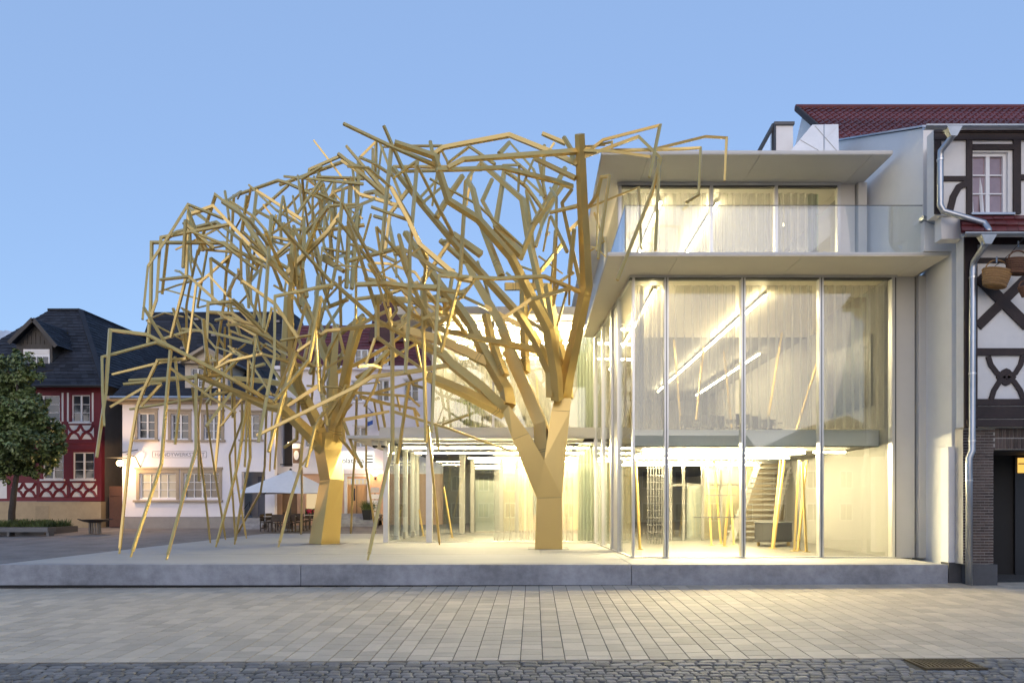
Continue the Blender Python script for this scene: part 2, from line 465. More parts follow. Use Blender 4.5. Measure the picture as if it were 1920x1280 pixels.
# balcony canopy: soffit panels under a thin slab
X0c, X1c, Yc = 1.8, 10.06, 16.5
part('balcony_slab', M_panel, mus, (X0c, X1c, Yc, 24.66, ZC2+0.03, ZC2+0.09), (X0c+0.5, X1c, Yc+1.6, 40, ZC2+0.09, ZC2+0.32))
for a_, c_ in ((X0c+.01, 3.52), (3.52, 6.52), (6.52, 9.52), (9.52, X1c)):
    part('soffit_panel', M_soffit, mus, (a_+0.006, c_-0.006, Yc+0.01, 24.64, ZC2, ZC2+0.026))
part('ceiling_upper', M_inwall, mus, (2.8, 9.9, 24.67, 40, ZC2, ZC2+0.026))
# roof canopy
X0r, X1r, Yr_ = 1.83, 9.64, 18.3
part('roof_slab', M_panel, mus, (X0r, X1r, Yr_, 40, ROOF+0.03, ROOF+0.10))
for a_, c_ in ((X0r+.01, 3.1), (3.1, 6.1), (6.1, 9.1), (9.1, X1r)):
    part('soffit_panel', M_panel, mus, (a_+0.006, c_-0.006, Yr_+0.01, 39.9, ROOF, ROOF+0.026))
# balcony floor finish and glass rail
part('rail_pane', M_rail, mus, (PX(1173,16.6), PX(1469,16.6)-0.006, 16.60, 16.615, ZC2+0.09, PZ(385.5,16.6)))
part('rail_pane', M_rail, mus, (PX(1469,16.6)+0.006, PX(1730,16.6), 16.60, 16.615, ZC2+0.09, PZ(385.5,16.6)))
part('rail_pane', M_rail, mus, (PX(1173,16.6)-0.015, PX(1173,16.6), 16.62, 21.5, ZC2+0.09, PZ(385.5,16.6)))
part('rail_cap', M_dkalu, mus, (PX(1173,16.6)-0.02, PX(1730,16.6), 16.597, 16.618, PZ(385.5,16.6), PZ(385.5,16.6)+0.012))
part('rail_cap', M_dkalu, mus, (PX(1173,16.6)-0.018, PX(1173,16.6)+0.003, 16.62, 21.5, PZ(385.5,16.6), PZ(385.5,16.6)+0.012))
part('rail_post', M_dkalu, mus, (PX(1173,16.6)-0.018, PX(1173,16.6)+0.004, 16.596, 16.62, ZC2+0.09, PZ(385.5,16.6)-0.002))
# main front: two storeys of glass behind one another's mullions
mx = [PX(q, GY) for q in (1187, 1248.5, 1392, 1537.5, 1673)]
for a_, c_ in zip(mx[:-1], mx[1:]):
    part('glass_pane', M_glass, mus, (a_+0.05, c_-0.05, GY, GY+0.012, TZ+0.035, ZC2-0.09))
for k, q in enumerate(mx):
    hw = 0.03 if k == 0 else 0.055
    f_ = part('mullion', M_alu, mus, (q-hw, q+hw, GY-0.10, GY+0.10, TZ+0.02, ZC2-0.04))
    if k: part('dark_gasket', M_dkalu, f_, (q-0.012 if k < 4 else q+0.02, q+0.012 if k < 4 else q+0.05, GY-0.104, GY-0.09, TZ+0.03, ZC2-0.05))
part('head_rail', M_dkalu, mus, (mx[0]-0.1, mx[-1]+0.06, GY-0.08, GY+0.08, ZC2-0.09, ZC2-0.06))
part('head_frame', M_alu, mus, (mx[0]-0.1, mx[-1]+0.06, GY-0.12, GY+0.2, ZC2-0.058, ZC2-0.004))
part('sill_rail', M_alu, mus, (mx[0]-0.02, mx[-1]+0.06, GY-0.08, GY+0.09, TZ+0.003, TZ+0.03))
# grey closing panels right of the glass
part('closing_panel', M_panel, mus, (mx[-1]+0.065, PX(1716, GY), GY+0.02, GY+0.2, TZ+0.003, ZC2-0.006))
part('closing_post', M_panel, mus, (PX(1719, GY), PX(1733, GY), GY-0.1, GY+0.2, TZ+0.003, ZC2-0.006))
part('closing_gap', M_dkalu, mus, (PX(1716, GY), PX(1719, GY), GY+0.08, GY+0.19, TZ+0.003, ZC2-0.006))
# glazed return of the main volume towards the trees
sx = lambda Y: 2.60 - 0.36*(Y-18)/6.6
def side(name, m, ya, yb, z0, z1, t=0.012, dx=0.0):
    b = MB(); b.prism([(sx(ya)-dx, ya, z0), (sx(yb)-dx, yb, z0), (sx(yb)+t, yb, z0), (sx(ya)+t, ya, z0)], (0, 0, z1-z0)); return b.build(name, m, mus)
for ya, yb in ((18.12, 19.85), (21.15, 22.75), (22.9, 24.5)):
    side('glass_pane', M_glass, ya, yb, TZ+0.035, ZC2-0.09)
for ya, yb, t in ((19.85, 19.93, 0.1), (20.9, 21.13, 0.25), (22.75, 22.88, 0.12), (24.5, 24.66, 0.2)):
    side('mullion', M_alu, ya, yb, TZ+0.02, ZC2-0.01, t, 0.06)
side('closing_panel', M_panel, 19.93, 20.9, TZ+0.003, ZC2-0.01, 0.12, 0.0)
side('sill_rail', M_alu, 18.1, 24.5, TZ+0.003, TZ+0.03, 0.08, 0.05)
side('head_frame', M_alu, 18.1, 24.5, ZC2-0.09, ZC2-0.004, 0.2, 0.05)
# top storey, set back behind the balcony
TY = 20.0; Z3 = ZC2+0.33
tx_ = [PX(q, TY) for q in (1162, 1333, 1454, 1571)]
for a_, c_ in zip(tx_[:-1], tx_[1:]):
    part('glass_pane', M_glass, mus, (a_+0.04, c_-0.04, TY, TY+0.012, Z3+0.03, ROOF-0.12))
for k, q in enumerate(tx_):
    part('mullion', M_alu, mus, (q-0.045, q+0.045, TY-0.08, TY+0.08, Z3, ROOF-0.05))
part('head_rail', M_dkalu, mus, (tx_[0]-0.05, tx_[-1]+0.05, TY-0.06, TY+0.06, ROOF-0.12, ROOF-0.08))
part('head_frame', M_alu, mus, (tx_[0]-0.08, tx_[-1]+0.05, TY-0.1, TY+0.12, ROOF-0.078, ROOF-0.004))
part('closing_panel', M_panel, mus, (tx_[-1]+0.05, PX(1604, TY), TY+0.03, TY+0.15, Z3, ROOF-0.004))
part('closing_post', M_panel, mus, (PX(1606, TY), PX(1622, TY), TY-0.12, TY+0.15, Z3, ROOF-0.004))
part('glass_pane', M_glass, mus, (tx_[0]-0.006, tx_[0]+0.006, TY+0.1, 24.0, Z3+0.03, ROOF-0.12))
part('closing_panel', M_panel, mus, (tx_[0]-0.02, tx_[0]+0.1, 24.0, 39.9, Z3, ROOF-0.004))
part('mullion', M_alu, mus, (tx_[0]-0.05, tx_[0]+0.05, 23.95, 24.1, Z3, ROOF-0.004))
part('right_wall_top', M_inwall, mus, (9.3, 9.45, TY+0.16, 40, Z3, ROOF-0.004))
# white party wall on the right: lower return, front face, upper wall with raked top and zinc flashing
b = MB(); b.prism([(10.08,16.45,0.0),(10.42,16.45,0.0),(10.62,20,0.0),(10.32,18.05,0.0)], (0,0,8.03)); b.build('party_wall', M_white, mus)
b = MB(); b.box(PX(1778,16.15), PX(1808,16.15), 16.15, 16.44, 0.56, PZ(837,16.15)); b.build('party_wall_foot', M_white, mus)
part('wall_base', M_dkgrey, mus, (PX(1778,16.15)-0.004, PX(1812,16.15), 16.12, 16.44, 0.0, 0.555))
ya, yb = 17.3, 23.2
b = MB(); xa, xb = PX(1731, ya), PX(1622, 20.4)
zt = lambda Y: 11.45 + 0.46*(Y-17.3)
b.v = [Vector(p) for p in ((xa,ya,8.03),(10.3,ya,8.03),(10.3,yb,8.03),(xb-0.1,yb,8.03),(xa,ya,zt(ya)),(10.3,ya,zt(ya)),(10.3,yb,zt(yb)),(xb-0.1,yb,zt(yb)))]
b.f = [(0,1,5,4),(1,2,6,5),(2,3,7,6),(3,0,4,7),(4,5,6,7)]
b.build('party_wall_upper', M_white, mus)
b = MB(); b.prism([(xa-0.05,ya-0.05,zt(ya)+0.005),(xa+0.5,ya-0.05,zt(ya)+0.005),(xa+0.5,yb,zt(yb)+0.005),(xb-0.15,yb,zt(yb)+0.005)], (0,0,0.05)); b.build('wall_flashing', M_zinc, mus)
# lean-to flashing over the lower front face
b = MB(); b.prism([(PX(1733,16.46),16.46,8.035),(PX(1806,16.46),16.46,8.035),(PX(1806,16.46),16.46,PZ(436,16.46)),(PX(1733,16.46),16.46,PZ(409,16.46))], (0,0.83,0)); b.build('party_wall_shoulder', M_white, mus)
b = MB(); b.prism([(PX(1731,16.4),16.38,PZ(404,16.4)),(PX(1800,16.4),16.38,PZ(430,16.4)),(PX(1800,16.4),16.38,PZ(437,16.4)),(PX(1731,16.4),16.38,PZ(411,16.4))], (0,0.2,0.0)); b.build('zinc_flashing', M_zinc, mus)
# roof hatch and folded metal box on the roof
hb = thing('roof_access_box', 'folded pale metal box on the museum roof beside the red tiles', 'roof box', (8.6, 20.6, ROOF+0.1))
b = MB(); Yb = 20.4
p = lambda x, y, Y=Yb: P(x, y, Y)
b.prism([p(1477,289), p(1523,234), p(1572,233), p(1573,290)], (0, 2.0, 0.0)); b.build('shell', mat('pale_metal', (0.66,0.68,0.70), 0.4, 0.6, var=0.06), hb)
b = MB(); b.bar(p(1545,234)-Vector((0,.008,0)), p(1545,288)-Vector((0,.008,0)), 0.02); b.build('fold', M_alu, hb)
b = MB(); b.bar(p(1500,262)-Vector((0,.008,0)), p(1545,288)-Vector((0,.008,0)), 0.012); b.bar(p(1528,236)-Vector((0,.01,0)), p(1571,285)-Vector((0,.01,0)), 0.012); b.bar(p(1571,236)-Vector((0,.012,0)), p(1546,262)-Vector((0,.012,0)), 0.012); b.build('crease', M_alu, hb)
hg = thing('roof_hatch', 'dark framed sloping roof hatch with glass side on the museum roof', 'roof hatch', (7.2, 20.9, ROOF+0.1))
Yh = 20.9
b = MB()
for (q, w_) in (((1421,288),(1451,233)), ((1451,232),(1489,232)), ((1451,233),(1451,289))): b.bar(p(*q,Yh), p(*w_,Yh), 0.09, 0.09)
b.build('frame', M_dkalu, hg)
b = MB(); b.prism([p(1425,287,Yh+.05), p(1449,240,Yh+.05), p(1449,287,Yh+.05)], (0,0.03,0)); b.build('glass_side', M_rail, hg)
b = MB(); b.fb(1453,236,1487,289,Yh+.02,0,0.4); b.build('door_panel', M_white, hg)

# ------------------------------------------------------------------ low wing with the pavilion
WY = 24.7
wing = thing('glass_pavilion_wing', 'lower two storey glass wing behind the golden trees', 'building', (-1.5, WY, TZ))
ZW = 4.17
part('canopy_slab', M_panel, wing, (-6.4, 1.78, 23.3, 32.6, ZW+0.03, ZW+0.10))
for a_, c_ in ((-6.39,-3.6),(-3.6,-0.9),(-0.9,1.77)):
    part('soffit_panel', M_panel, wing, (a_+.006, c_-.006, 23.31, 32.5, ZW, ZW+0.026))
part('parapet', M_panel, wing, (-5.5, 2.2, 24.35, 24.65, ZW+0.104, 4.66), (-5.5, -5.2, 24.65, 32.5, ZW+0.104, 4.66))
wx = [PX(q, WY) for q in (724, 805, 1041, 1117)]
for a_, c_ in zip(wx[:-1], wx[1:]):
    part('glass_pane', M_glass, wing, (a_+.04, c_-.04, WY, WY+.012, TZ+.03, ZW-.05))
for k, q in enumerate(wx):
    hw = (.09, .11, .03, .05)[k]
    part('mullion', M_alu, wing, (q-hw, q+hw, WY-.08, WY+.12, TZ+.003, ZW-.003))
part('sill_rail', M_alu, wing, (wx[0]+.1, wx[-1], WY-.05, WY+.06, TZ+.003, TZ+.028))
part('head_rail', M_alu, wing, (wx[0]+.1, wx[-1], WY-.05, WY+.06, ZW-.05, ZW-.004))
xw = wx[0]-0.02
for ya, yb in ((24.85, 26.6), (26.75, 28.4), (28.55, 30.1), (30.25, 31.3)):
    part('glass_pane', M_glass, wing, (xw, xw+.012, ya, yb, TZ+.03, ZW-.05))
for ya in (26.6, 28.4, 30.1, 31.3): part('mullion', M_alu, wing, (xw-.06, xw+.1, ya+.004, ya+.146, TZ+.003, ZW-.003))
part('glass_pane', M_glass, wing, (xw+.1, -3.4, 31.4, 31.412, TZ+.03, ZW-.05))
part('mullion', M_inwall, wing, (-3.4, -3.15, 31.3, 31.5, TZ+.013, ZW-.003))
part('rear_glass_wall', M_glass, wing, (-3.15, -0.6, 33.4, 33.412, TZ+.03, ZW-.05))
M_wood = mat('pale_wood_panel', (0.50, 0.40, 0.26), 0.5, var=0.12, scale=8, stretch=(6, 1, 0.4))
part('wood_panelling', M_wood, wing, (-1.5, 2.4, 34.2, 34.35, TZ+.013, ZW-.003))
part('grey_door', mat('grey_door_panel', (0.25,0.25,0.24), 0.5), wing, (-2.9, -1.6, 34.2, 34.3, TZ+.013, 3.1))
part('window_panel', mat('dull_glass_panel', (0.20,0.22,0.20), 0.2), wing, (PX(1000,33.9), PX(1022,33.9), 33.9, 34.19, 1.4, 3.2))
for xq in (-2.95, -1.55, -0.8): part('column', M_inwall, wing, (xq-.09, xq+.09, 33.0, 33.2, TZ+.013, ZW-.003))
# upper floor of the wing
UY = 25.9; ZU = 8.78
part('roof_slab', M_panel, wing, (PX(744,24.7), 1.78, 24.7, 40, ZU+.03, 9.06))
part('soffit_panel', M_panel, wing, (PX(744,24.7)+.01, 1.77, 24.71, 40, ZU, ZU+.026))
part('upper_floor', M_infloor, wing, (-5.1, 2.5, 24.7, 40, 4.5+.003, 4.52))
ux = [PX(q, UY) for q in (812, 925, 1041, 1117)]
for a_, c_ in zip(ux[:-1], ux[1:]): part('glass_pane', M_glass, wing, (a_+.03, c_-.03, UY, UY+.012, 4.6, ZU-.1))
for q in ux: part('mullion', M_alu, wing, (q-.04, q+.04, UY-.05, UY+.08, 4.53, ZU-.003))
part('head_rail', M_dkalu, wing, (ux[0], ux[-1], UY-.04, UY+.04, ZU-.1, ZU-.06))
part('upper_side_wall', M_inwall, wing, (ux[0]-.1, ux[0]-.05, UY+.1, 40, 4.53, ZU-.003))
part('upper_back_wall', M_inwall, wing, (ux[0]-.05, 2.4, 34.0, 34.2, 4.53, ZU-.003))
part('wing_glass_return', M_alu, wing, (2.2, 2.42, 24.72, 25.0, TZ+.003, ZC2))
# dome cameras under the canopy tip
for k, px in enumerate((703, 719)):
    t = thing('dome_camera', ('left' if k == 0 else 'right') + ' of two white dome cameras under the pavilion canopy', 'security camera', P(px, 824, 24.3), 'dome cameras under the canopy')
    c = P(px, 822, 24.3); c.z = ZW
    b = MB(); b.lathe(c, [(0.02,0),(0.125,0),(0.13,-.03),(0.13,-.12),(0.10,-.17)], 16); b.build('housing', M_white, t, smooth=False)
    b = MB(); b.lathe(c+Vector((0,0,-.17)), [(0.098,0),(0.085,-.05),(0.045,-.085),(0.002,-.095)], 16); b.build('dome', mat('smoked_dome', (0.03,0.03,0.03), 0.08), t, smooth=True)

# ------------------------------------------------------------------ tube lights
def led(a, c, label, group, r=0.05, name='tube_light'):
    a, c = Vector(a), Vector(c)
    t = thing(name, label, 'light', a, group)
    b = MB(); b.bar(a, c, r*1.5, r*1.2); b.build('tube', M_led[{'pavilion ceiling tubes':'wing','wing upper floor tubes':'wingup','main ground floor tubes':'main','middle storey tubes':'mid','top storey tubes':'top'}[group]], t)
    b = MB(); b.bar(a+Vector((0,0,r*1.3)), c+Vector((0,0,r*1.3)), r*2.2, r*0.8); b.build('housing', M_inwall, t)
ordn = ('frontmost', 'second', 'third', 'fourth', 'rearmost')
for k, Y in enumerate((25.75, 28.4, 31.6, 33.9)):
    led((-4.9 if Y < 31 else -3.0, Y, ZW-.14), (2.1, Y, ZW-.14), (ordn[k] if k < 3 else 'rearmost')+' of the long tube lights under the pavilion ceiling', 'pavilion ceiling tubes', .042)
for k, Y in enumerate((26.12, 28.5, 31.5)):
    led((-3.4, Y, ZU-.15), (2.0, Y, ZU-.15), ('front', 'middle', 'rear')[k]+' tube light under the ceiling of the wing upper floor', 'wing upper floor tubes')
for k, (Y, xa, xb) in enumerate(((19.9, 3.2, 7.9), (22.2, 3.2, 8.3), (26.0, 3.2, 8.5))):
    led((xa, Y, ZC1-.10), (xb, Y, ZC1-.10), ('front', 'middle', 'rear')[k]+' of the wide tube lights under the main ground floor ceiling', 'main ground floor tubes', .04)
led((8.05, 19.6, ZC1-.10), (8.95, 19.6, ZC1-.10), 'short tube light over the bright white wall by the right pane', 'middle storey tubes', .04)
led((6.56, 19.3, ZC2-.12), (6.56, 36, ZC2-.12), 'long tube light running back across the middle storey ceiling', 'middle storey tubes', .034)
led((3.35, 18.8, ZC2-.12), (3.35, 30, ZC2-.12), 'tube light running back near the left corner of the middle storey', 'middle storey tubes', .034)
led((8.6, 26.0, ZC2-.3), (8.6, 36, ZC2-.3), 'short tube light far back in the middle storey', 'middle storey tubes', .034)
led((5.66, 21.0, ROOF-.14), (5.66, 34, ROOF-.14), 'right tube light running back across the top storey ceiling', 'top storey tubes', .034)
led((3.9, 20.9, ROOF-.14), (3.9, 34, ROOF-.14), 'left tube light running back across the top storey ceiling', 'top storey tubes', .034)

# ------------------------------------------------------------------ curtains
def curtain(x0, x1, Y, z0, z1, label, m, amp=0.075, wl=0.23, seed=0, group=None, axis='x'):
    r_ = random.Random(seed); n = max(8, int((x1-x0)/wl*8)); rows = 7
    ph = [r_.uniform(-0.5, 0.5) for _ in range(n+1)]; b = MB(); cum = 0
    for j in range(rows+1):
        t = j/rows; a_ = amp*(0.55+0.45*(1-t))
        for i in range(n+1):
            u = x0+(x1-x0)*i/n
            w_ = math.sin(2*math.pi*(u-x0)/wl + 0.9*math.sin(u*2.3+seed) + 0.25*(1-t)*math.sin(u*9+seed))
            sw = 0.5+0.5*math.sin(u*1.7+seed*2.1)
            d = a_*(0.35+0.65*sw)*w_ + 0.012*ph[i]
            z = z0+(z1-z0)*t + (0.012*math.sin(u*21) if j == 0 else 0)
            b.v.append(Vector((u, Y+d, z)) if axis == 'x' else Vector((Y+d, u, z)))
    for j in range(rows):
        for i in range(n):
            q = j*(n+1)+i; b.f.append((q, q+1, q+n+2, q+n+1))
    o = b.build('curtain', m, None, ((x0+x1)/2, Y, z0) if axis == 'x' else (Y, (x0+x1)/2, z0), smooth=True)
    return tag(o, label, 'curtain', group)
gC = 'sheer curtains of the museum'
names4 = ('narrow leftmost', 'second from left', 'third from left', 'rightmost')
for k, (a_, c_) in enumerate(zip(mx[:-1], mx[1:])):
    curtain(a_+.08, c_-.06, GY+.36, ZS2+.0, ZC2-.12, names4[k]+' sheer curtain in the middle storey of the tall glass front', M_sheer, seed=k+1, group=gC)
for k, (a_, c_) in enumerate(zip(tx_[:-1], tx_[1:])):
    curtain(a_+.08, c_-(.06 if k < 2 else .5), TY+.3, Z3+.04, ROOF-.14, ('left', 'middle', 'right')[k]+' sheer curtain of the top storey behind the balcony rail', M_sheer, seed=k+11, group=gC)
curtain(tx_[-1]-.75, tx_[-1]-.42, TY+.36, Z3+.04, ROOF-.14, 'bunched dark curtain at the right end of the top storey', M_green, amp=.07, wl=.11, seed=19)
curtain(PX(926,25.2), PX(1075,25.2), 25.2, TZ+.05, ZW-.06, 'pale sheer curtain on the ground floor behind the right steel trunk', M_sheer, seed=21, group=gC)
curtain(PX(1083,25.1), PX(1115,25.1), 25.1, TZ+.05, ZW-.06, 'green curtain on the ground floor in the corner of the wing', M_green, amp=.06, wl=.12, seed=22)
curtain(PX(815,26.3), PX(1040,26.3), 26.3, 4.56, ZU-.12, 'wide sheer curtain on the wing upper floor behind the branches', M_sheer, seed=23, group=gC)
curtain(PX(1082,26.2), PX(1116,26.2), 26.2, 4.56, ZU-.12, 'green curtain on the upper floor in the corner of the wing', M_green, amp=.06, wl=.12, seed=24)
curtain(18.4, 19.8, 2.95, ZS2, ZC2-.12, 'sheer curtain along the narrow glass return of the middle storey', M_sheer, seed=31, group=gC, axis='y')

# ------------------------------------------------------------------ furniture and fittings seen through the glass
M_grey_desk = mat('grey_desk_steel', (0.05, 0.048, 0.045), 0.45, 0.3, var=0.06)
dk = thing('reception_desk', 'grey faceted reception desk on the museum ground floor', 'desk', P(1450, 1022, 22.6))
z0 = TZ+.013
b = MB(); b.prism([(PX(1415,22.6),22.6,z0+.14),(PX(1448,22.4),22.3,z0+.14),(PX(1487,22.6),22.7,z0+.14),(PX(1480,23.4),23.5,z0+.14),(PX(1420,23.4),23.4,z0+.14)], (0,0,.62)); b.build('body', M_grey_desk, dk)
b = MB(); b.prism([(PX(1413,22.6),22.58,z0+.763),(PX(1448,22.4),22.27,z0+.763),(PX(1489,22.6),22.68,z0+.763),(PX(1482,23.4),23.52,z0+.763),(PX(1418,23.4),23.42,z0+.763)], (0,0,.03)); b.build('top', M_dkalu, dk)
for (xx, yy) in ((1422,22.8),(1478,22.9),(1450,22.6)):
    b = MB(); b.box(PX(xx,yy)-.04, PX(xx,yy)+.04, yy-.04, yy+.04, z0, z0+.14); b.build('leg', M_gold, dk)
tag(part('stair_backing', mat('tan_stair_backing', (0.20,0.165,0.11), .7), None, (6.7, 9.9, 27.0, 27.1, z0, ZC1-.003)), 'tan backing panel added behind the white staircase to set off its treads', 'wall')  # added backing, darker so the white treads stand out
st = thing('white_staircase', 'white open staircase rising to the right inside the ground floor', 'stairs', (7.5, 25, z0))
for k in range(15):
    t = k/14
    b = MB(); xx = 7.1+1.55*t; yy = 25.0+1.2*t
    b.box(xx, xx+1.7-.3*t, yy, yy+.3, z0+.2*(k+1)-.06, z0+.2*(k+1)); b.build('tread', M_inwall, st)
b = MB(); b.prism([(8.45,24.98,z0),(9.85,26.2,z0+2.95),(9.85,26.2,z0+2.6),(8.75,24.98,z0)], (0.04,0,0)); b.build('stringer', M_inwall, st)
b = MB(); b.prism([(7.05,24.9,z0),(7.35,24.9,z0),(8.75,26.2,z0+2.95),(8.55,26.2,z0+2.95)], (0,0.04,0)); b.build('stringer', M_inwall, st)
POLES = sorted(((1325,862,1334,1012,23),(1338,860,1352,1008,24),(1372,862,1358,1014,22.6),(1366,862,1376,1014,23.4),(1471,858,1450,990,21.5),(1464,858,1448,985,22),(1498,862,1489,1032,20.3),(1504,866,1512,1035,20.0),(1512,862,1496,1030,20.6),(1192,860,1200,1030,21),(1256,540,1280,790,25),(1348,560,1376,800,27),(1470,600,1432,802,24),(1320,640,1300,800,26),(1545,640,1486,800,23)), key=lambda q: (q[3] < 820, q[2]))
for k, (x0, y0, x1, y1, Y) in enumerate(POLES):
    hi = y1 < 820
    a_, c_ = P(x0, y0, Y), P(x1, y1, Y)
    if not hi: c_.z = z0; a_.z = min(a_.z, ZC1-.01)
    else: c_.z = ZS2+.003
    t = thing('golden_pole', ('first','second','third','fourth','fifth','sixth','seventh','eighth','ninth','tenth')[k % 10] + (' slanting golden pole from the left behind the middle storey curtains' if hi else ' thin slanting golden pole from the left on the museum ground floor'), 'pole', c_, 'golden poles inside the museum')
    b = MB(); b.bar(a_, c_, .062, .062, roll=k); b.build('shaft', M_gold, t)
    b = MB(); b.box(c_.x-.09, c_.x+.09, c_.y-.09, c_.y+.09, c_.z, c_.z+.015); b.build('foot_plate', M_gold, t)
# thin poles, white floor boxes and a small printed notice in the pavilion
for k, (x0, y0, x1, y1, Y) in enumerate(((757,905,748,988,28.6),(786,955,794,990,29.5),(832,912,848,990,28.2),(1004,660,1012,800,27.6))):
    a_, c_ = P(x0, y0, Y), P(x1, y1, Y); c_.z = z0 if k < 3 else 4.523
    t = thing('golden_pole', ('first', 'second', 'third', 'lone upper floor')[k]+' thin golden pole from the left inside the pavilion wing', 'pole', c_, 'golden poles inside the pavilion')
    b = MB(); b.bar(a_, c_, .06, .06, roll=k); b.build('shaft', M_gold, t)
    b = MB(); b.box(c_.x-.08, c_.x+.08, c_.y-.08, c_.y+.08, c_.z, c_.z+.015); b.build('foot_plate', M_gold, t)
for k, (x0, x1, Y, h_) in enumerate(((786, 801, 29.6, .26), (755.5, 760, 27.2, .27), (771, 777, 28.3, .25))):
    tag(part('floor_box', M_wfloor if False else M_inwall, None, (PX(x0,Y), PX(x1,Y), Y, Y+.2, z0, z0+h_)), ('wide white box on the pavilion floor behind the left pane', 'narrow white floor box nearest the pavilion corner', 'small white floor box between the other two')[k], 'box', 'white floor boxes')
for k in range(3):
    part('printed_line', M_dkalu, wing, (PX(732+k,24.68), PX(746-k,24.68), 24.69, 24.698, PZ(1005.6+k*2.4,24.68), PZ(1004.8+k*2.4,24.68)))
# wire shelf and glass partitions at the back of the ground floor
sh = thing('wire_shelf', 'tall dark wire shelf behind the left pane of the ground floor', 'shelf', (PX(1230,24), 24, z0))
b = MB()
for k in range(7): xx = PX(1215+k*5.2, 24); b.box(xx-.012, xx+.012, 23.99, 24.015, z0, 3.3)
b.build('uprights', M_dkalu, sh)
for k in range(11):
    b = MB(); zz = z0+.15+k*.25; b.box(PX(1214,24), PX(1248,24), 23.96, 24.2, zz, zz+.02); b.build('shelf_board', M_dkalu, sh)
gp = thing('glass_partition', 'white framed glass partition at the back of the ground floor', 'partition', (5.5, 26, z0))
for xx in (1258, 1282, 1318, 1352, 1395):
    b = MB(); q = PX(xx, 26); b.box(q-.05, q+.05, 26, 26.1, z0, ZC1-.003); b.build('post', M_inwall, gp)
b = MB(); b.box(PX(1258,26), PX(1395,26), 26.03, 26.08, 2.6, 2.7); b.build('transom', M_inwall, gp)
b = MB(); b.box(PX(1262,26.02), PX(1395,26.02), 26.04, 26.05, z0, 2.6); b.build('pane', M_glass, gp)
dd = thing('inner_door', 'grey door behind the glass partition on the ground floor', 'door', (PX(1303,28), 28, z0))
b = MB(); b.box(PX(1291,28), PX(1325,28), 28, 28.08, z0, 2.7); b.build('leaf', mat('grey_inner_door', (0.3,0.3,0.28), 0.5), dd)
b = MB(); b.box(PX(1288,28), PX(1291,28), 27.95, 28.1, z0, 2.78); b.box(PX(1325,28), PX(1328,28), 27.95, 28.1, z0, 2.78); b.build('frame', M_inwall, dd)
hr = thing('stair_railing', 'thin dark railing between golden poles on the ground floor', 'railing', (PX(1345,22.5), 22.5, z0))
b = MB(); b.box(PX(1322,22.5), PX(1378,22.5), 22.48, 22.52, 1.97+12*22.5/1280*0+0.2, 2.21); b.v = []; b.f = []
for yy in (928, 969): b.box(PX(1322 if yy < 950 else 1300,22.5), PX(1380 if yy < 950 else 1425,22.5), 22.48, 22.52, PZ(yy,22.5)-.02, PZ(yy,22.5)+.02)
b.build('handrail', M_dkalu, hr)
# screen on the right wall of the middle storey
sc = thing('wall_screen', 'large dark wall screen behind the right curtain of the middle storey', 'screen', (9.4, 20.5, 5.5))
b = MB(); b.box(9.37, 9.415, 18.95, 21.9, 4.66, 6.66); b.build('panel', mat('screen_dark', (0.025,0.025,0.024), 0.3), sc)
b = MB(); b.box(9.35, 9.37, 18.97, 21.88, 6.3, 6.64); b.build('upper_band', M_dkalu, sc)
# tables and chairs of the middle storey
M_dkfurn = mat('dark_furniture', (0.05, 0.05, 0.048), 0.5)
def chair(name, label, group, loc, rot, s=1.0, m=M_dkfurn, m2=None):
    t = thing(name, label, 'chair', loc, group); t.rotation_euler.z = rot
    def pt(nm, boxes, mm):
        b = MB(); L = Vector(loc)
        for q in boxes: b.box(*[v*s for v in q])
        b.v = [v+L for v in b.v]; return b.build(nm, mm, t)
    pt('seat', [(-.22,.22,-.22,.22,.42,.46)], m2 or m)
    pt('backrest', [(-.22,.22,.19,.23,.5,.86)], m2 or m)
    for sx_ in (-1, 1):
        for sy_ in (-1, 1): pt('leg', [(sx_*.20-.018, sx_*.20+.018, sy_*.20-.018, sy_*.20+.018, 0, .42 if sy_ < 0 else .52)], m)
    pt('armrest', [(-.25,-.21,-.2,.2,.62,.65)], m); pt('armrest', [(.21,.25,-.2,.2,.62,.65)], m)
    return t
zt_ = ZS2+.004
tb = thing('meeting_table', 'long dark table behind the curtains of the middle storey', 'table', (PX(1360,23), 23, zt_))
b = MB(); b.box(PX(1290,23), PX(1450,23), 22.6, 23.5, zt_+.72, zt_+.76); b.build('table_top', M_dkfurn, tb)
for xx in (1300, 1440):
    for yy in (22.7, 23.4):
        b = MB(); b.box(PX(xx,23)-.03, PX(xx,23)+.03, yy-.03, yy+.03, zt_, zt_+.72); b.build('leg', M_dkfurn, tb)
wd = ('first', 'second', 'third', 'fourth', 'fifth', 'sixth', 'seventh', 'eighth', 'ninth', 'tenth')
for k, (xx, Y, r_) in enumerate(((1292,22.2,0.1),(1322,22.3,3.0),(1352,22.2,0.2),(1388,22.2,3.2),(1420,22.3,0.1),(1450,22.8,1.6))):
    chair('meeting_chair', wd[k]+' dark chair from the left at the middle storey table', 'chairs of the middle storey', (PX(xx,Y), Y, zt_), r_)
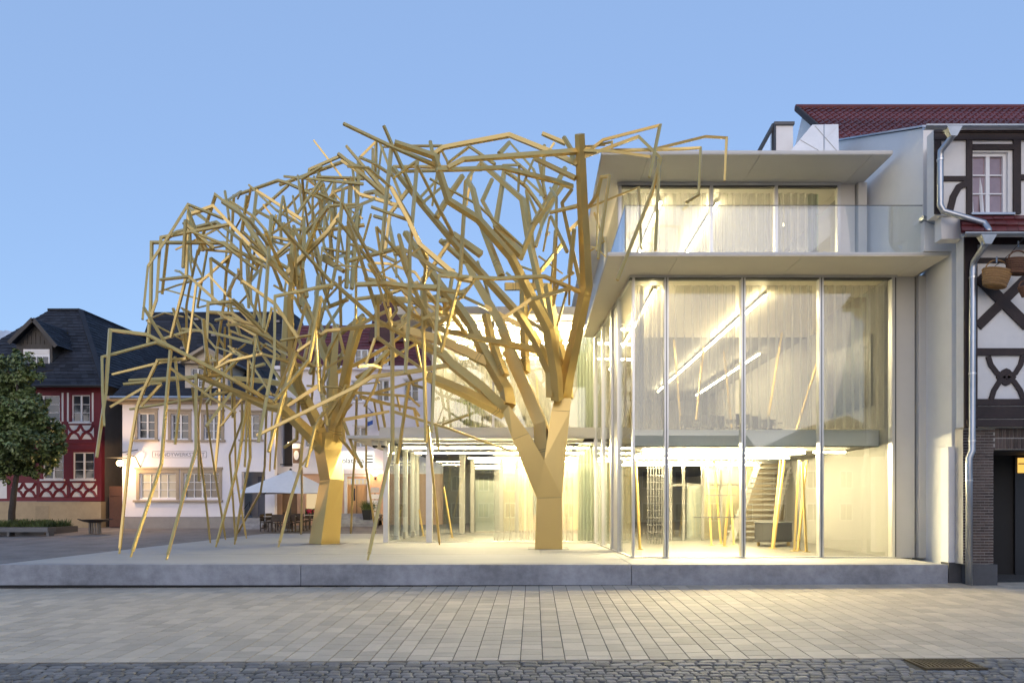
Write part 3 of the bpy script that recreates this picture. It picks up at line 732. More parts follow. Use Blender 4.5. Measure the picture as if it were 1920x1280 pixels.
# plants, planters and furniture on the wing upper floor
M_leafin = mat('indoor_leaf', (0.10, 0.16, 0.03), 0.5, var=0.3, scale=30, piece=0.2)
for k, (px, py, hgt, Y) in enumerate(((868, 800, 1.05, 27.0), (885, 745, 1.5, 27.6), (1118, 800, .7, 27))):
    base = Vector((PX(px, Y), Y, 4.522))
    if k == 2: continue
    t = thing('potted_plant', ('low leafy' if k == 0 else 'tall leafy')+' plant in a white pot on the wing upper floor', 'plant', base, 'indoor plants')
    b = MB(); b.lathe(base, [(.2,0),(.26,.02),(.3,.42),(.27,.42)], 12); b.build('pot', M_inwall, t)
    b = MB(); r_ = random.Random(k+5)
    for q in range(420):
        c = base + Vector((r_.gauss(0,.26), r_.gauss(0,.22), .45 + hgt*r_.random()**.8)); d = Vector((r_.gauss(0,1), r_.gauss(0,1), r_.gauss(.4,.6))).normalized()*.085; e = d.orthogonal().normalized()*.03
        b.quad(c-d, c+e, c+d, c-e)
    b.build('foliage', M_leafin, t)
    b = MB(); b.tube([base+Vector((0,0,.4)), base+Vector((.05,0,.45+hgt*.7))], .02, 5); b.build('stem', M_wood, t)
for k in range(6):
    x0_ = PX(858+k*24, 26.9)
    t = tag(part('planter_box', M_inwall, None, (x0_, x0_+.44, 26.8, 27.15, 4.522, 4.522+.38)), 'white planter box, '+wd[k]+' from the left on the wing upper floor', 'planter', 'planters on the wing upper floor')
tb = thing('upper_table', 'black table behind the planters on the wing upper floor', 'table', (-1.5, 28.4, 4.522))
b = MB(); b.box(-2.9, -.3, 28, 28.9, 4.522+.9, 4.522+1.0); b.build('table_top', M_dkfurn, tb)
for xx in (-2.8, -.4):
    b = MB(); b.box(xx-.05, xx+.05, 28.3, 28.6, 4.522, 5.42); b.build('leg', M_dkfurn, tb)
# ------------------------------------------------------------------ the two golden steel trees
# lines read off the photograph per window: (origin x, origin y, scale)
WIN = {1:(180,220,4.923),2:(250,350,4.923),3:(420,280,4.923),4:(420,480,4.923),5:(640,220,4.923),6:(640,440,4.923),7:(860,220,4.923),8:(860,440,4.923),
       9:(180,580,4.923),10:(180,800,4.923),11:(400,660,4.923),12:(400,820,4.923),13:(600,640,4.923),14:(800,640,4.923),15:(1060,220,4.0),16:(600,820,4.923)}
# (window, width start, width end, depth drift: f towards the street, b away, m neither, n number = end depth, foot flag, points from the thick end to the thin end)
T1 = [
 # limbs out of the trunk
 (11,100,30,'f',0,[(1010,880),(820,690),(640,520),(480,490),(160,350),(-158,211)]),
 (11,105,60,'m',0,[(1010,870),(960,660),(840,420),(780,300),(690,60)]),
 (11,92,52,'b',0,[(1090,820),(1085,560),(1090,300),(1115,0),(1130,-250)]),
 (11,92,55,'m',0,[(1110,800),(1190,420),(1260,0),(1330,-300)]),
 (13,62,44,'f',0,[(130,830),(260,540),(340,400),(640,80)]),
 (4,60,44,'f',0,[(760,1440),(620,900),(610,420),(640,120),(600,-20)]),
 (4,58,40,'b',0,[(560,1500),(545,1000),(560,640),(575,380)]),
 (4,70,44,'b',0,[(1010,1420),(1010,1100),(880,760),(760,500),(690,250)]),
 (3,50,36,'m',0,[(600,1130),(700,1020),(960,760),(1080,590)]),
 (3,40,34,'b',0,[(1180,1280),(1225,600),(1245,100)]),
 (3,38,30,'b',0,[(720,1100),(738,900),(735,620)]),
 (4,64,50,'f',0,[(1080,1280),(1180,900),(1240,700),(1290,560)]),
 (4,34,26,'m',0,[(1290,655),(950,690),(680,880)]),
 (11,60,40,'b',0,[(960,640),(850,440),(700,310),(520,270),(200,240)]),
 (13,44,30,'b',0,[(130,290),(330,210),(600,60),(760,-60)]),
 (13,34,24,'b',0,[(340,330),(560,210),(780,80),(900,10)]),
 (13,36,26,'b',0,[(310,470),(490,480),(820,505),(920,600)]),
 (13,40,22,'b',0,[(380,510),(620,575),(870,620),(905,785)]),
 (13,48,34,'m',0,[(230,720),(640,645)]),
 (13,34,22,'f',0,[(690,650),(1060,765),(1185,800),(1585,950),(1785,1015)]),
 (13,22,18,'f',0,[(1135,765),(1370,680)]),
 (13,36,30,'m',0,[(490,480),(700,420),(950,345)]),
 # long reaching branches, left side
 (11,30,26,'f',1,[(-158,211),(-160,899),(-433,1915)]),
 (9,44,26,'f',0,[(1663,884),(1280,655),(830,420),(470,232),(130,190),(90,760),(5,1363)]),
 (9,26,22,'f',0,[(690,360),(550,305),(55,440),(60,760),(75,1075)]),
 (9,30,22,'m',0,[(830,455),(620,485),(150,600)]),
 (9,28,24,'f',1,[(800,460),(570,470),(440,740),(380,900),(310,1310),(215,2253)]),
 (9,36,22,'m',0,[(1150,600),(900,625),(305,655)]),
 (9,30,24,'f',0,[(900,630),(520,665),(250,690)]),
 (9,26,24,'f',0,[(600,680),(500,685),(130,900)]),
 (9,24,22,'m',0,[(600,690),(420,890)]),
 (9,26,18,'m',0,[(1220,760),(640,870),(310,920)]),
 (9,28,26,'f',1,[(690,365),(645,900),(605,1420),(320,2283)]),
 (9,24,22,'m',0,[(730,440),(765,800),(770,880),(730,1245)]),
 (9,34,24,'b',0,[(1450,310),(1040,205),(800,180)]),
 (9,20,20,'b',0,[(800,180),(835,400)]),
 (9,24,24,'m',0,[(640,310),(440,-20)]),
 (9,20,18,'b',0,[(1190,165),(1170,1070)]),
 (9,20,16,'b',0,[(1240,210),(1260,1000)]),
 (9,24,20,'b',0,[(1020,450),(985,750),(945,1000),(950,1583)]),
 (9,28,26,'f',0,[(1260,750),(1015,1080)]),
 (9,22,18,'b',1,[(1120,750),(1020,860),(1040,1120),(1090,1460),(1195,2123)]),
 (9,22,20,'m',0,[(1300,370),(1140,490),(1140,1000),(1095,1523)]),
 (9,22,18,'b',1,[(890,720),(935,1130),(1000,1640),(1055,2153)]),
 (11,24,20,'m',0,[(320,420),(260,440),(70,680)]),
 (11,22,20,'m',1,[(265,470),(270,620),(150,950),(175,1270),(205,1740)]),
 (11,26,22,'f',1,[(320,400),(290,600),(230,1020),(160,1290),(22,1798)]),
 (11,26,22,'m',1,[(330,400),(340,970),(250,1438),(195,1773)]),
 (11,22,20,'b',1,[(195,400),(205,1100),(255,1430),(305,1718)]),
 (11,24,20,'m',1,[(490,520),(475,1050),(437,1288),(225,1668)]),
 (11,20,18,'b',1,[(60,520),(60,700),(15,1130),(80,1508),(112,1728)]),
 (11,22,20,'m',0,[(320,460),(290,1060)]),
 (11,18,16,'b',0,[(545,540),(520,1095)]),
 (11,18,16,'b',0,[(600,600),(565,1080)]),
 (11,32,28,'f',0,[(760,0),(650,400),(510,920)]),
 (11,28,26,'f',1,[(1010,680),(835,705),(800,1080),(720,1330),(600,1798)]),
 (11,20,18,'m',1,[(815,1070),(818,1300),(810,1680)]),
 (11,30,26,'f',0,[(985,300),(1050,680)]),
 (11,26,24,'f',0,[(1010,560),(940,700),(855,1060)]),
 (11,24,22,'f',0,[(1000,760),(820,1040)]),
 (11,18,18,'f',0,[(1170,325),(860,310)]),
 (11,26,22,'f',0,[(1080,690),(1230,860),(1310,970)]),
 (11,26,24,'m',0,[(1010,680),(990,880)]),
 (11,30,24,'m',0,[(1070,720),(1190,580),(1280,480)]),
 (11,28,22,'f',0,[(960,740),(1130,480),(1230,300)]),
 (11,26,20,'m',0,[(1190,620),(1210,830)]),
 (11,34,26,'m',0,[(790,320),(770,800),(650,880)]),
 (11,26,22,'b',0,[(720,430),(650,500)]),
 (11,28,24,'b',0,[(470,110),(330,150),(310,400)]),
 (11,26,22,'b',0,[(350,400),(380,0),(400,-200)]),
 (11,24,22,'b',0,[(500,280),(410,360)]),
 (13,30,26,'f',0,[(210,720),(330,1050),(390,1160)]),
 (13,22,18,'b',1,[(430,520),(425,1170),(515,1766)]),
 (13,22,18,'b',1,[(340,520),(325,1000),(305,1270),(285,1770)]),
 (13,18,14,'b',0,[(500,560),(545,820)]),
 (13,26,22,'b',0,[(560,560),(600,790)]),
 (13,26,20,'b',0,[(585,130),(560,250),(500,440),(410,600)]),
 (13,22,18,'b',0,[(870,620),(920,690)]),
 (13,26,22,'b',0,[(820,310),(860,400),(960,430)]),
 (13,20,18,'b',0,[(710,500),(740,640)]),
 (13,22,18,'b',0,[(880,0),(930,230),(1010,330)]),
 # crown, left and top
 (2,44,26,'m',0,[(1230,700),(740,180),(515,260),(500,560),(490,830),(345,1393)]),
 (2,30,24,'m',0,[(1230,745),(1060,645),(840,520),(170,515),(160,1110),(135,1442)]),
 (2,30,28,'f',0,[(880,350),(255,470),(235,700),(215,1040),(140,1260)]),
 (2,26,24,'f',0,[(830,295),(505,165),(330,450),(135,735),(85,1225)]),
 (2,22,20,'b',0,[(960,570),(700,330),(550,195)]),
 (2,34,26,'b',0,[(1060,550),(900,420),(770,330),(400,420),(320,470),(265,990)]),
 (2,40,26,'b',0,[(1230,640),(980,250),(760,75),(650,420),(595,630)]),
 (2,26,24,'b',0,[(595,590),(515,960),(490,1100),(492,1531)]),
 (2,24,22,'b',0,[(890,640),(860,760),(840,1050),(745,1673)]),
 (2,20,20,'b',0,[(885,300),(845,40)]),
 (3,32,22,'b',0,[(910,460),(580,310),(500,288),(90,432),(60,985)]),
 (2,28,26,'f',0,[(1000,430),(1050,80)]),
 (2,28,22,'f',0,[(1140,25),(1060,720),(1070,920)]),
 (2,24,20,'m',0,[(890,640),(690,820),(580,910),(520,1400),(495,1560)]),
 (2,20,20,'b',0,[(680,590),(590,1120)]),
 (2,26,18,'m',0,[(1130,650),(880,600),(680,585)]),
 (2,20,16,'m',0,[(860,540),(620,590)]),
 (2,22,18,'b',0,[(960,1130),(690,1060),(300,950)]),
 (2,34,24,'f',0,[(1400,1540),(1150,1280),(920,1060),(690,1078),(678,1408)]),
 (2,22,20,'m',0,[(940,1080),(700,820)]),
 (2,30,20,'b',0,[(1200,1290),(1160,1190),(1090,1080),(985,810)]),
 (2,18,16,'b',0,[(1090,1060),(1080,800)]),
 (2,18,16,'b',0,[(1060,990),(975,1080)]),
 (2,26,26,'f',0,[(1190,680),(1110,1220)]),
 (2,24,20,'m',0,[(1180,660),(1130,770)]),
 (4,32,28,'f',0,[(1000,255),(437,-375),(365,670)]),
 (3,40,26,'b',0,[(400,1000),(900,1450),(990,1500)][:1]+[(620,1230),(430,1000),(120,540),(0,470)]),
 (3,30,22,'f',0,[(1280,320),(550,250)]),
 (3,30,22,'m',0,[(1280,440),(1090,260),(830,-80)]),
 (3,28,22,'b',0,[(720,700),(480,560),(230,330)]),
 (3,30,24,'m',0,[(720,650),(300,380)]),
 (3,22,20,'b',0,[(590,335),(225,660)]),
 (3,22,20,'b',0,[(505,665),(545,430),(620,790)]),
 (3,20,18,'b',0,[(670,600),(635,430)]),
 (3,26,22,'b',0,[(670,600),(780,450),(890,290)]),
 (3,20,18,'b',0,[(720,530),(680,240)]),
 (3,34,26,'f',0,[(1290,200),(1070,65),(785,190),(690,880),(630,1280)]),
 (3,30,24,'m',0,[(1290,230),(1110,110),(510,330)]),
 (3,20,18,'b',0,[(890,540),(830,250)]),
 (3,28,24,'f',0,[(1290,272),(850,255)]),
 (3,50,42,'b',0,[(880,700),(920,450)]),
 (3,20,18,'b',0,[(850,660),(785,510)]),
 (3,30,28,'f',0,[(1100,370),(1040,1040),(990,1290)]),
 (3,26,20,'m',0,[(1180,340),(1005,400),(925,510)]),
 (3,38,34,'f',0,[(1170,270),(1150,800),(1130,1280)]),
 (3,24,20,'m',0,[(1010,400),(1160,560),(1280,640)]),
 (3,24,22,'b',0,[(1010,420),(1040,700)]),
 (3,26,22,'f',0,[(1050,728),(660,742),(620,900),(560,1300)]),
 (3,34,28,'m',0,[(1290,700),(900,755)]),
 (3,28,22,'m',0,[(620,845),(280,775)]),
 (3,24,18,'b',0,[(640,900),(395,835)]),
 (3,20,18,'b',0,[(600,920),(470,1020)]),
 (3,24,18,'b',0,[(440,780),(640,650)]),
 (3,24,20,'f',0,[(1200,965),(905,910),(880,1250)]),
 (3,40,34,'b',0,[(860,970),(780,770)]),
 (3,28,22,'b',0,[(1030,820),(960,770)]),
 (3,36,28,'b',0,[(1000,1000),(980,800)]),
 (3,44,36,'b',0,[(1100,1120),(790,950)]),
 (3,44,36,'b',0,[(1050,1090),(920,980)]),
 (3,36,28,'b',0,[(1040,660),(950,450),(870,210)]),
 (3,30,24,'b',0,[(780,600),(900,460)]),
 # middle of the crown
 (4,28,24,'m',0,[(880,740),(760,430),(620,960),(480,1280)]),
 (4,34,26,'f',0,[(870,190),(850,430),(690,1200)]),
 (4,28,24,'m',0,[(970,280),(870,680)]),
 (4,26,20,'b',0,[(1070,190),(1080,650)]),
 (4,24,22,'m',0,[(880,715),(520,780)]),
 (4,36,26,'m',0,[(530,890),(280,640),(80,430)]),
 (4,24,20,'m',0,[(720,520),(650,380),(560,330),(460,270)]),
 (4,32,26,'b',0,[(1140,400),(760,550)]),
 (4,26,22,'b',0,[(790,480),(700,330),(640,200)]),
 (4,44,34,'b',0,[(760,370),(720,100)]),
 (4,24,20,'b',0,[(710,460),(690,160)]),
 (4,30,22,'b',0,[(560,1200),(420,1000),(330,870),(290,700),(240,600)]),
 (4,30,22,'b',0,[(520,930),(330,800),(60,690)]),
 (4,24,20,'b',0,[(440,1280),(230,960),(40,830)]),
 (4,24,20,'b',0,[(0,960),(200,810)]),
 (4,24,18,'m',0,[(590,590),(440,480),(385,700)]),
 (4,28,22,'m',0,[(1110,900),(1060,700),(940,940),(900,1250)]),
 (4,36,28,'b',0,[(800,1080),(880,1160),(980,1280)][:1]+[(870,900),(960,640)]),
 (4,26,22,'b',0,[(860,1060),(940,1280)]),
 (4,24,20,'m',0,[(900,1010),(590,1015)]),
 (4,26,22,'m',0,[(640,1000),(560,1200),(520,1290)]),
 (4,44,36,'b',0,[(940,900),(1070,720),(1290,540)]),
]
T2 = [
 # limbs out of the trunk
 (14,92,62,'f',0,[(720,640),(500,420),(220,200),(150,120),(-55,20)]),
 (6,40,30,'f',0,[(930,1100),(530,900),(310,780),(0,505),(-70,440)]),
 (4,30,28,'f',0,[(1010,262),(470,372),(465,960),(390,1290)]),
 (11,30,30,'f',0,[(560,70),(480,480),(415,830)]),
 (14,100,78,'f',0,[(700,650),(350,470),(0,320)]),
 (13,40,26,'f',0,[(1205,215),(800,285),(480,325),(330,420),(-585,868)]),
 (8,112,50,'b',0,[(460,1560),(440,1440),(245,1105),(110,830),(7,680),(-163,480),(-343,210),(-493,-20)]),
 (8,84,40,'m',0,[(860,1480),(850,1270),(700,960),(560,740),(-23,97),(-343,-283),(-613,-623)]),
 (8,92,44,'f',0,[(910,1500),(900,1290),(830,870),(480,200),(180,-143),(-93,-313),(-223,-723),(-593,-848)]),
 (8,80,48,'b',0,[(1010,1490),(1000,1270),(870,820),(800,690),(640,0),(590,-323),(205,-663)]),
 (8,104,70,'f',0,[(970,1500),(1005,1290),(1090,900),(1180,470),(1140,-350),(1117,-930)]),
 (14,150,130,'b',0,[(1080,1080),(1060,780),(900,400),(760,100)]),
 (8,100,56,'b',0,[(560,1250),(380,800),(160,430),(60,200)]),
 (8,70,56,'b',0,[(420,1290),(300,960),(250,740)]),
 (8,64,56,'b',0,[(890,1250),(880,800),(820,470)]),
 (8,60,56,'b',0,[(620,1260),(600,770),(600,520)]),
 (8,60,50,'f',0,[(940,1200),(860,1100)]),
 (6,56,30,'f',0,[(1930,1088),(1280,960),(960,885),(660,745),(490,585),(270,570)]),
 (14,76,64,'m',0,[(550,190),(160,0),(-150,-90),(-330,-150)]),
 (6,34,30,'f',0,[(660,750),(470,905),(475,1100)]),
 (13,36,30,'f',1,[(667,-80),(670,960),(590,1300),(440,2016)]),
 (13,36,28,'f',0,[(1187,-905),(942,-540),(960,100),(970,565),(980,930)]),
 (13,32,28,'f',0,[(897,-1658),(827,-800),(827,-345),(787,295)]),
 (8,36,28,'f',0,[(1125,530),(790,385),(350,405),(-180,378),(-215,985),(-250,1820)]),
 (13,28,26,'m',0,[(820,385),(710,1130)]),
 (13,26,22,'f',1,[(1000,780),(1045,1270),(1105,1876)]),
 (13,26,22,'m',0,[(1070,780),(1095,1005)]),
 # crown
 (5,36,28,'m',0,[(860,440),(440,260),(20,60)]),
 (5,36,26,'f',0,[(760,800),(640,640),(480,280),(390,75)]),
 (5,34,30,'m',0,[(860,420),(820,220)]),
 (5,40,24,'b',0,[(450,740),(100,330),(45,265)]),
 (5,44,36,'b',0,[(410,720),(0,360),(-30,340)]),
 (5,30,26,'b',0,[(240,560),(0,400)]),
 (5,28,26,'b',0,[(175,370),(320,225),(320,570)]),
 (5,28,22,'b',0,[(290,560),(290,290)]),
 (5,32,24,'b',0,[(550,730),(350,220)]),
 (5,36,34,'f',0,[(460,300),(410,800),(370,1260)]),
 (5,30,26,'m',0,[(540,820),(165,710)]),
 (5,36,32,'m',0,[(605,685),(450,890),(400,1280)]),
 (5,56,40,'m',0,[(1200,1500),(1080,1480),(720,1170),(620,950),(460,650)]),
 (5,34,26,'f',0,[(1030,1080),(890,820),(700,440)]),
 (5,56,48,'m',0,[(1280,1260),(1030,1080)]),
 (5,26,22,'b',0,[(690,410),(480,560)]),
 (5,32,26,'b',0,[(1010,460),(480,455)]),
 (5,34,26,'b',0,[(1290,480),(560,500)]),
 (5,24,20,'b',0,[(930,265),(560,265)]),
 (7,50,40,'f',0,[(1085,315),(40,390),(-100,465)]),
 (7,48,40,'b',0,[(1090,430),(830,310),(470,165),(0,252),(-140,280),(-260,360)]),
 (7,50,40,'f',0,[(1040,640),(900,590),(400,465),(0,480),(-200,480)]),
 (7,30,22,'b',0,[(330,430),(100,270),(-110,430)]),
 (5,46,40,'b',0,[(880,920),(990,730),(1120,540)]),
 (5,30,24,'b',0,[(700,770),(890,570)]),
 (5,26,22,'b',0,[(760,780),(920,650)]),
 (6,34,30,'f',0,[(1150,-490),(1120,0),(1095,420),(920,1085)]),
 (7,30,28,'f',0,[(205,415),(65,585)]),
 (7,50,42,'m',0,[(570,1300),(690,1000),(980,600)]),
 (7,48,42,'b',0,[(690,980),(870,680),(985,465)]),
 (7,48,40,'b',0,[(340,1010),(400,640),(425,470)]),
 (7,64,52,'m',0,[(570,1260),(335,1020)]),
 (7,40,34,'b',0,[(430,1160),(220,770),(310,570)]),
 (7,64,44,'b',0,[(390,1450),(200,960),(130,660),(80,580)]),
 (7,26,20,'b',0,[(410,445),(560,440),(550,690)]),
 (7,30,22,'b',0,[(790,740),(690,480),(470,230)]),
 (7,44,36,'b',0,[(380,330),(470,230)]),
 (7,28,22,'b',0,[(800,720),(740,400)]),
 (7,24,20,'b',0,[(600,610),(690,390)]),
 (7,30,24,'b',0,[(780,720),(620,570)]),
 (7,40,34,'m',0,[(980,240),(770,150)]),
 (7,50,40,'m',0,[(1060,420),(1040,300),(970,180)]),
 (7,22,18,'m',0,[(880,240),(840,300)]),
 (7,50,44,'b',0,[(1070,560),(700,380)]),
 (7,44,36,'f',0,[(1130,1570),(1010,1050),(955,790),(1050,660)]),
 (7,44,36,'m',0,[(1030,1040),(1120,950)]),
 (7,32,26,'b',0,[(1090,820),(840,880)]),
 (7,30,24,'b',0,[(1000,1240),(850,910)]),
 (7,30,26,'b',0,[(710,1190),(770,990)]),
 (7,20,16,'b',0,[(840,920),(780,1240)]),
 (8,44,38,'b',0,[(700,360),(760,330),(970,70)]),
 (8,18,14,'b',0,[(740,200),(960,360)]),
 (8,20,16,'b',0,[(1025,230),(1020,650)]),
 (8,26,20,'b',0,[(1060,350),(920,440),(870,660)]),
 (8,24,20,'b',0,[(1010,480),(910,840)]),
 (8,42,38,'m',0,[(570,840),(240,660)]),
 (8,40,34,'f',0,[(620,780),(800,890),(820,1070)]),
 (8,20,16,'b',0,[(620,770),(690,650)]),
 (8,64,56,'b',0,[(440,480),(830,480)]),
 (6,34,30,'m',0,[(830,300),(990,80)]),
 (6,28,24,'b',0,[(1110,580),(1230,420)]),
 (6,50,40,'m',0,[(1190,270),(1130,240),(910,50)]),
 (6,52,36,'b',0,[(1080,380),(900,330),(700,200),(540,120),(70,240)]),
 (6,30,26,'f',0,[(460,560),(150,0),(100,-90)]),
 (6,38,32,'f',0,[(320,680),(110,0),(60,-120)]),
 (6,38,32,'b',0,[(620,330),(530,0)]),
 (6,22,18,'b',0,[(510,390),(500,170)]),
 (6,42,38,'f',0,[(330,580),(330,960)]),
 (6,34,26,'m',0,[(340,950),(560,1110),(720,1220)]),
 (6,26,22,'m',0,[(310,960),(230,1190)]),
 (6,50,36,'b',0,[(880,490),(650,480),(420,450),(140,460)]),
 (6,40,34,'b',0,[(1010,610),(520,590)]),
 (6,44,34,'b',0,[(1090,680),(900,820),(760,830)]),
 (6,34,26,'b',0,[(930,520),(970,740)]),
 (6,30,26,'b',0,[(640,870),(960,700),(1110,570)]),
 (6,26,22,'b',0,[(420,830),(510,700),(490,620)]),
 (6,40,30,'m',0,[(540,130),(600,330),(700,560),(880,900),(930,1030)]),
 (6,30,26,'b',0,[(740,880),(880,760)]),
 (6,44,34,'m',0,[(0,870),(300,835),(560,850)]),
 # right side, over the building
 (15,28,22,'f',0,[(130,300),(220,220),(285,170),(710,60),(630,450)]),
 (15,30,24,'n16.0',0,[(130,300),(550,145),(715,305),(650,560),(390,1220)]),
 (15,24,20,'m',0,[(120,240),(350,185),(350,240)]),
 (15,16,14,'m',0,[(120,218),(300,210)]),
 (15,26,20,'n16.4',0,[(350,250),(860,238),(1015,230),(1000,580),(905,640)]),
 (15,26,20,'n17.2',0,[(640,250),(700,232),(1050,145),(1210,155),(1195,475)]),
 (15,24,18,'f',0,[(120,248),(350,255),(640,295)]),
 (15,22,20,'n16.2',0,[(700,320),(700,420),(675,1000)]),
 (15,24,20,'f',0,[(170,680),(240,580),(270,450),(330,440),(245,1060)]),
 (15,22,18,'n16.2',0,[(170,680),(550,525),(570,990)]),
 (15,18,14,'f',0,[(220,720),(290,930),(190,1000)]),
 (15,18,14,'f',0,[(245,600),(235,1000)]),
 (15,18,14,'f',0,[(200,970),(250,990),(305,1050)]),
]
M_seam = mat('seam_dark', (0.10, 0.08, 0.05), 0.6, var=0.1)  # dark joint lines and foot rings of the steel trees
class SteelTree:
    def __init__(s, label, base, Yc, lo, hi, seed):
        s.t = thing('golden_steel_tree', label, 'sculpture', base, 'golden steel trees'); s.Yc = Yc; s.lo = lo; s.hi = hi
        s.r = random.Random(seed); s.lines = []          # (pixels, depths)
        s.n = 0
    def depth_at(s, x, y, tol=14):
        best = None
        for px, dp in s.lines:
            for i in range(len(px)-1):
                ax, ay = px[i]; bx, by = px[i+1]; dx, dy = bx-ax, by-ay; L2 = dx*dx+dy*dy or 1e-6
                t = max(0, min(1, ((x-ax)*dx+(y-ay)*dy)/L2)); d = math.hypot(x-ax-t*dx, y-ay-t*dy)
                if best is None or d < best[0]: best = (d, dp[i]+(dp[i+1]-dp[i])*t)
        return best if best and best[0] < tol else None
    def add(s, px, wpx, drift, foot, name='branch'):
        n = len(px)
        d0 = s.depth_at(*px[0]); r = s.r
        Y0 = d0[1] if d0 else s.Yc + {'f': -2.2, 'b': 2.0}.get(drift[0], 0) + r.uniform(-.6, .6)
        cum = [0]
        for i in range(1, n): cum.append(cum[-1] + math.hypot(px[i][0]-px[i-1][0], px[i][1]-px[i-1][1]))
        L = cum[-1]
        if foot:
            Y1 = 1.45*F/max(20, px[-1][1]-CY)
        elif drift[0] == 'n': Y1 = float(drift[1:])
        else:
            Lm = L*Y0/F
            Y1 = Y0 + {'f': -0.42, 'b': 0.38, 'm': 0.0}[drift[0]]*Lm + r.uniform(-.12, .12)*Lm
            Y1 = max(s.lo, min(s.hi, Y1))
        dp = [Y0 + (Y1-Y0)*(c/L)**0.85 for c in cum]
        pts = [P(x, y, Y) for (x, y), Y in zip(px, dp)]
        ws = [(wpx[0]+(wpx[1]-wpx[0])*(c/L)**0.8)*Y/F*(0.94 if wpx[0] > 11 else 0.84) for c, Y in zip(cum, dp)]
        s.lines.append((px, dp))
        return s.make(pts, ws, foot, name)
    def make(s, pts, ws, foot=False, name='branch'):
        r = s.r
        # keep a stub of the thick end inside its parent
        d = (pts[0]-pts[1]).normalized(); pts = [pts[0] + d*ws[0]*0.25] + pts[1:]
        asp = r.uniform(0.8, 1.15); roll = r.uniform(0.0, 0.9)
        m = MB()
        if foot:
            q = (pts[-2]-pts[-1]).normalized(); end = pts[-1] + q*0.16
            sweep(m, pts[:-1]+[end], ws, asp, roll)
        else: sweep(m, pts, ws, asp, roll)
        o = m.build(name, M_gold, s.t)
        if foot:
            m = MB(); m.bar(end - q*.004, pts[-1]-q*.01, ws[-1]*.62, ws[-1]*.62, roll); m.build('foot', M_gold, o)
            m = MB(); m.bar(end + q*.03, end + q*.036, ws[-1]*1.03, ws[-1]*1.03*asp, roll); m.build('ring', M_seam, o)
        # sheet joints on the heavier members
        if max(ws[0], ws[1]) > 0.17:
            for i in range(len(pts)-1):
                e = pts[i+1]-pts[i]
                if e.length < 1.2: continue
                for f_ in (0.18, 0.24):
                    c = pts[i]+e*f_; w_ = (ws[i]+(ws[i+1]-ws[i])*f_)
                    m = MB(); k = e.normalized()*0.006
                    sweep(m, [pts[i]+e*f_-k, pts[i]+e*f_+k], [w_*1.012]*2, asp, roll if i == 0 else roll)
                    if i == 0: m.build('seam', M_seam, o)
        s.n += 1
        return o
    def trace(s, rows):
        for (w, wa, wb, dr_, foot, pts) in rows:
            ox, oy, sc_ = WIN[w]
            s.add([(ox+x/sc_, oy+y/sc_) for x, y in pts], (wa/sc_, wb/sc_), dr_, foot)

b1 = P(608, 1018.5, 24.1); b1.z = TZ
tree1 = SteelTree('left golden steel tree with grey shaded trunk and long drooping branches', b1, 24.1, 18.0, 29.5, 1)
# left trunk: four-sided, kinked at the waist
def ring(Y, l, mm, rr, y, dy=(0.3, -0.45, 0.25, 0.75)):
    pl, pm, pr = P(l, y, Y+dy[0]), P(mm, y, Y+dy[1]), P(rr, y, Y+dy[2]); pb = P((l+rr)/2, y, Y+dy[3]); z = PZ(y, Y)
    return [Vector((q.x, q.y, z)) for q in (pl, pm, pr, pb)]
def loft(rings, name, parent):
    m = MB(); n = len(rings[0])
    for r_ in rings: m.v += r_
    for i in range(len(rings)-1):
        for k in range(n):
            k2 = (k+1) % n; m.f.append((i*n+k, i*n+k2, (i+1)*n+k2, (i+1)*n+k))
    m.f.append(tuple(reversed(range(n)))); m.f.append(tuple((len(rings)-1)*n+k for k in range(n)))
    return m.build(name, M_gold, parent)
rg = [ring(24.1, 579, 601.5, 637, 1018.4), ring(24.1, 599.5, 618.5, 644.5, 899), ring(24.1, 589, 608, 640, 843), ring(24.1, 588, 611, 645, 812)]
for q in rg[0]: q.z = TZ+.003
tr1 = loft(rg, 'trunk', tree1.t)
m = MB(); m.v = [q + (q-sum(rg[1], Vector())/4).normalized()*.004 + Vector((0,0,z_)) for z_ in (-.006,.006) for q in rg[1]]; m.f = [(k, (k+1) % 4, 4+(k+1) % 4, 4+k) for k in range(4)]; m.build('seam', M_seam, tr1)
part('dark_base_plate', M_dkalu, tree1.t, (PX(572,24.1), PX(644,24.1), 23.6, 24.9, TZ+.0025, TZ+.007))  # dark sheet added as contact shade where the trunk meets the deck
tree1.lines.append(([(608, 1018), (620, 899), (610, 830)], [24.1, 24.1, 24.1]))
tree1.trace(T1)

b2 = P(1028, 1028, 21.6); b2.z = TZ
tree2 = SteelTree('right golden steel tree with broad forked trunk beside the glass corner', b2, 21.6, 16.6, 24.3, 2)
# forked trunk folded from broad plates: front outline with its own depth at each corner
fk = [(1003,1027.5,.0),(1006.4,933,.0),(961,824,-.1),(942.6,773,-.2),(954,759,-.16),(991.4,812,-.08),(1020.6,862.5,-.02),(1034,769,.12),(1040,746,.16),(1070.6,746,.18),(1068.5,771,.14),(1053.5,932,.02),(1054.5,1027.5,.02)]
fo = [P(x, y, 21.2+d) for x, y, d in fk]
for i in (0, 12): fo[i].z = TZ+.003
m = MB(); n = len(fo); bk = [q+Vector((.0 if i not in (0,1,11,12) else .0, .72, 0)) for i, q in enumerate(fo)]
m.v = fo+bk
tri = [(0,12,11,1),(1,11,6),(1,6,5,2),(2,5,4,3),(6,11,10,7),(7,10,9,8)]
m.f = list(tri)+[tuple(n+k for k in reversed(t)) for t in tri]+[(i, n+i, n+(i+1) % n, (i+1) % n) for i in range(n)]
tr2 = m.build('trunk', M_gold, tree2.t)
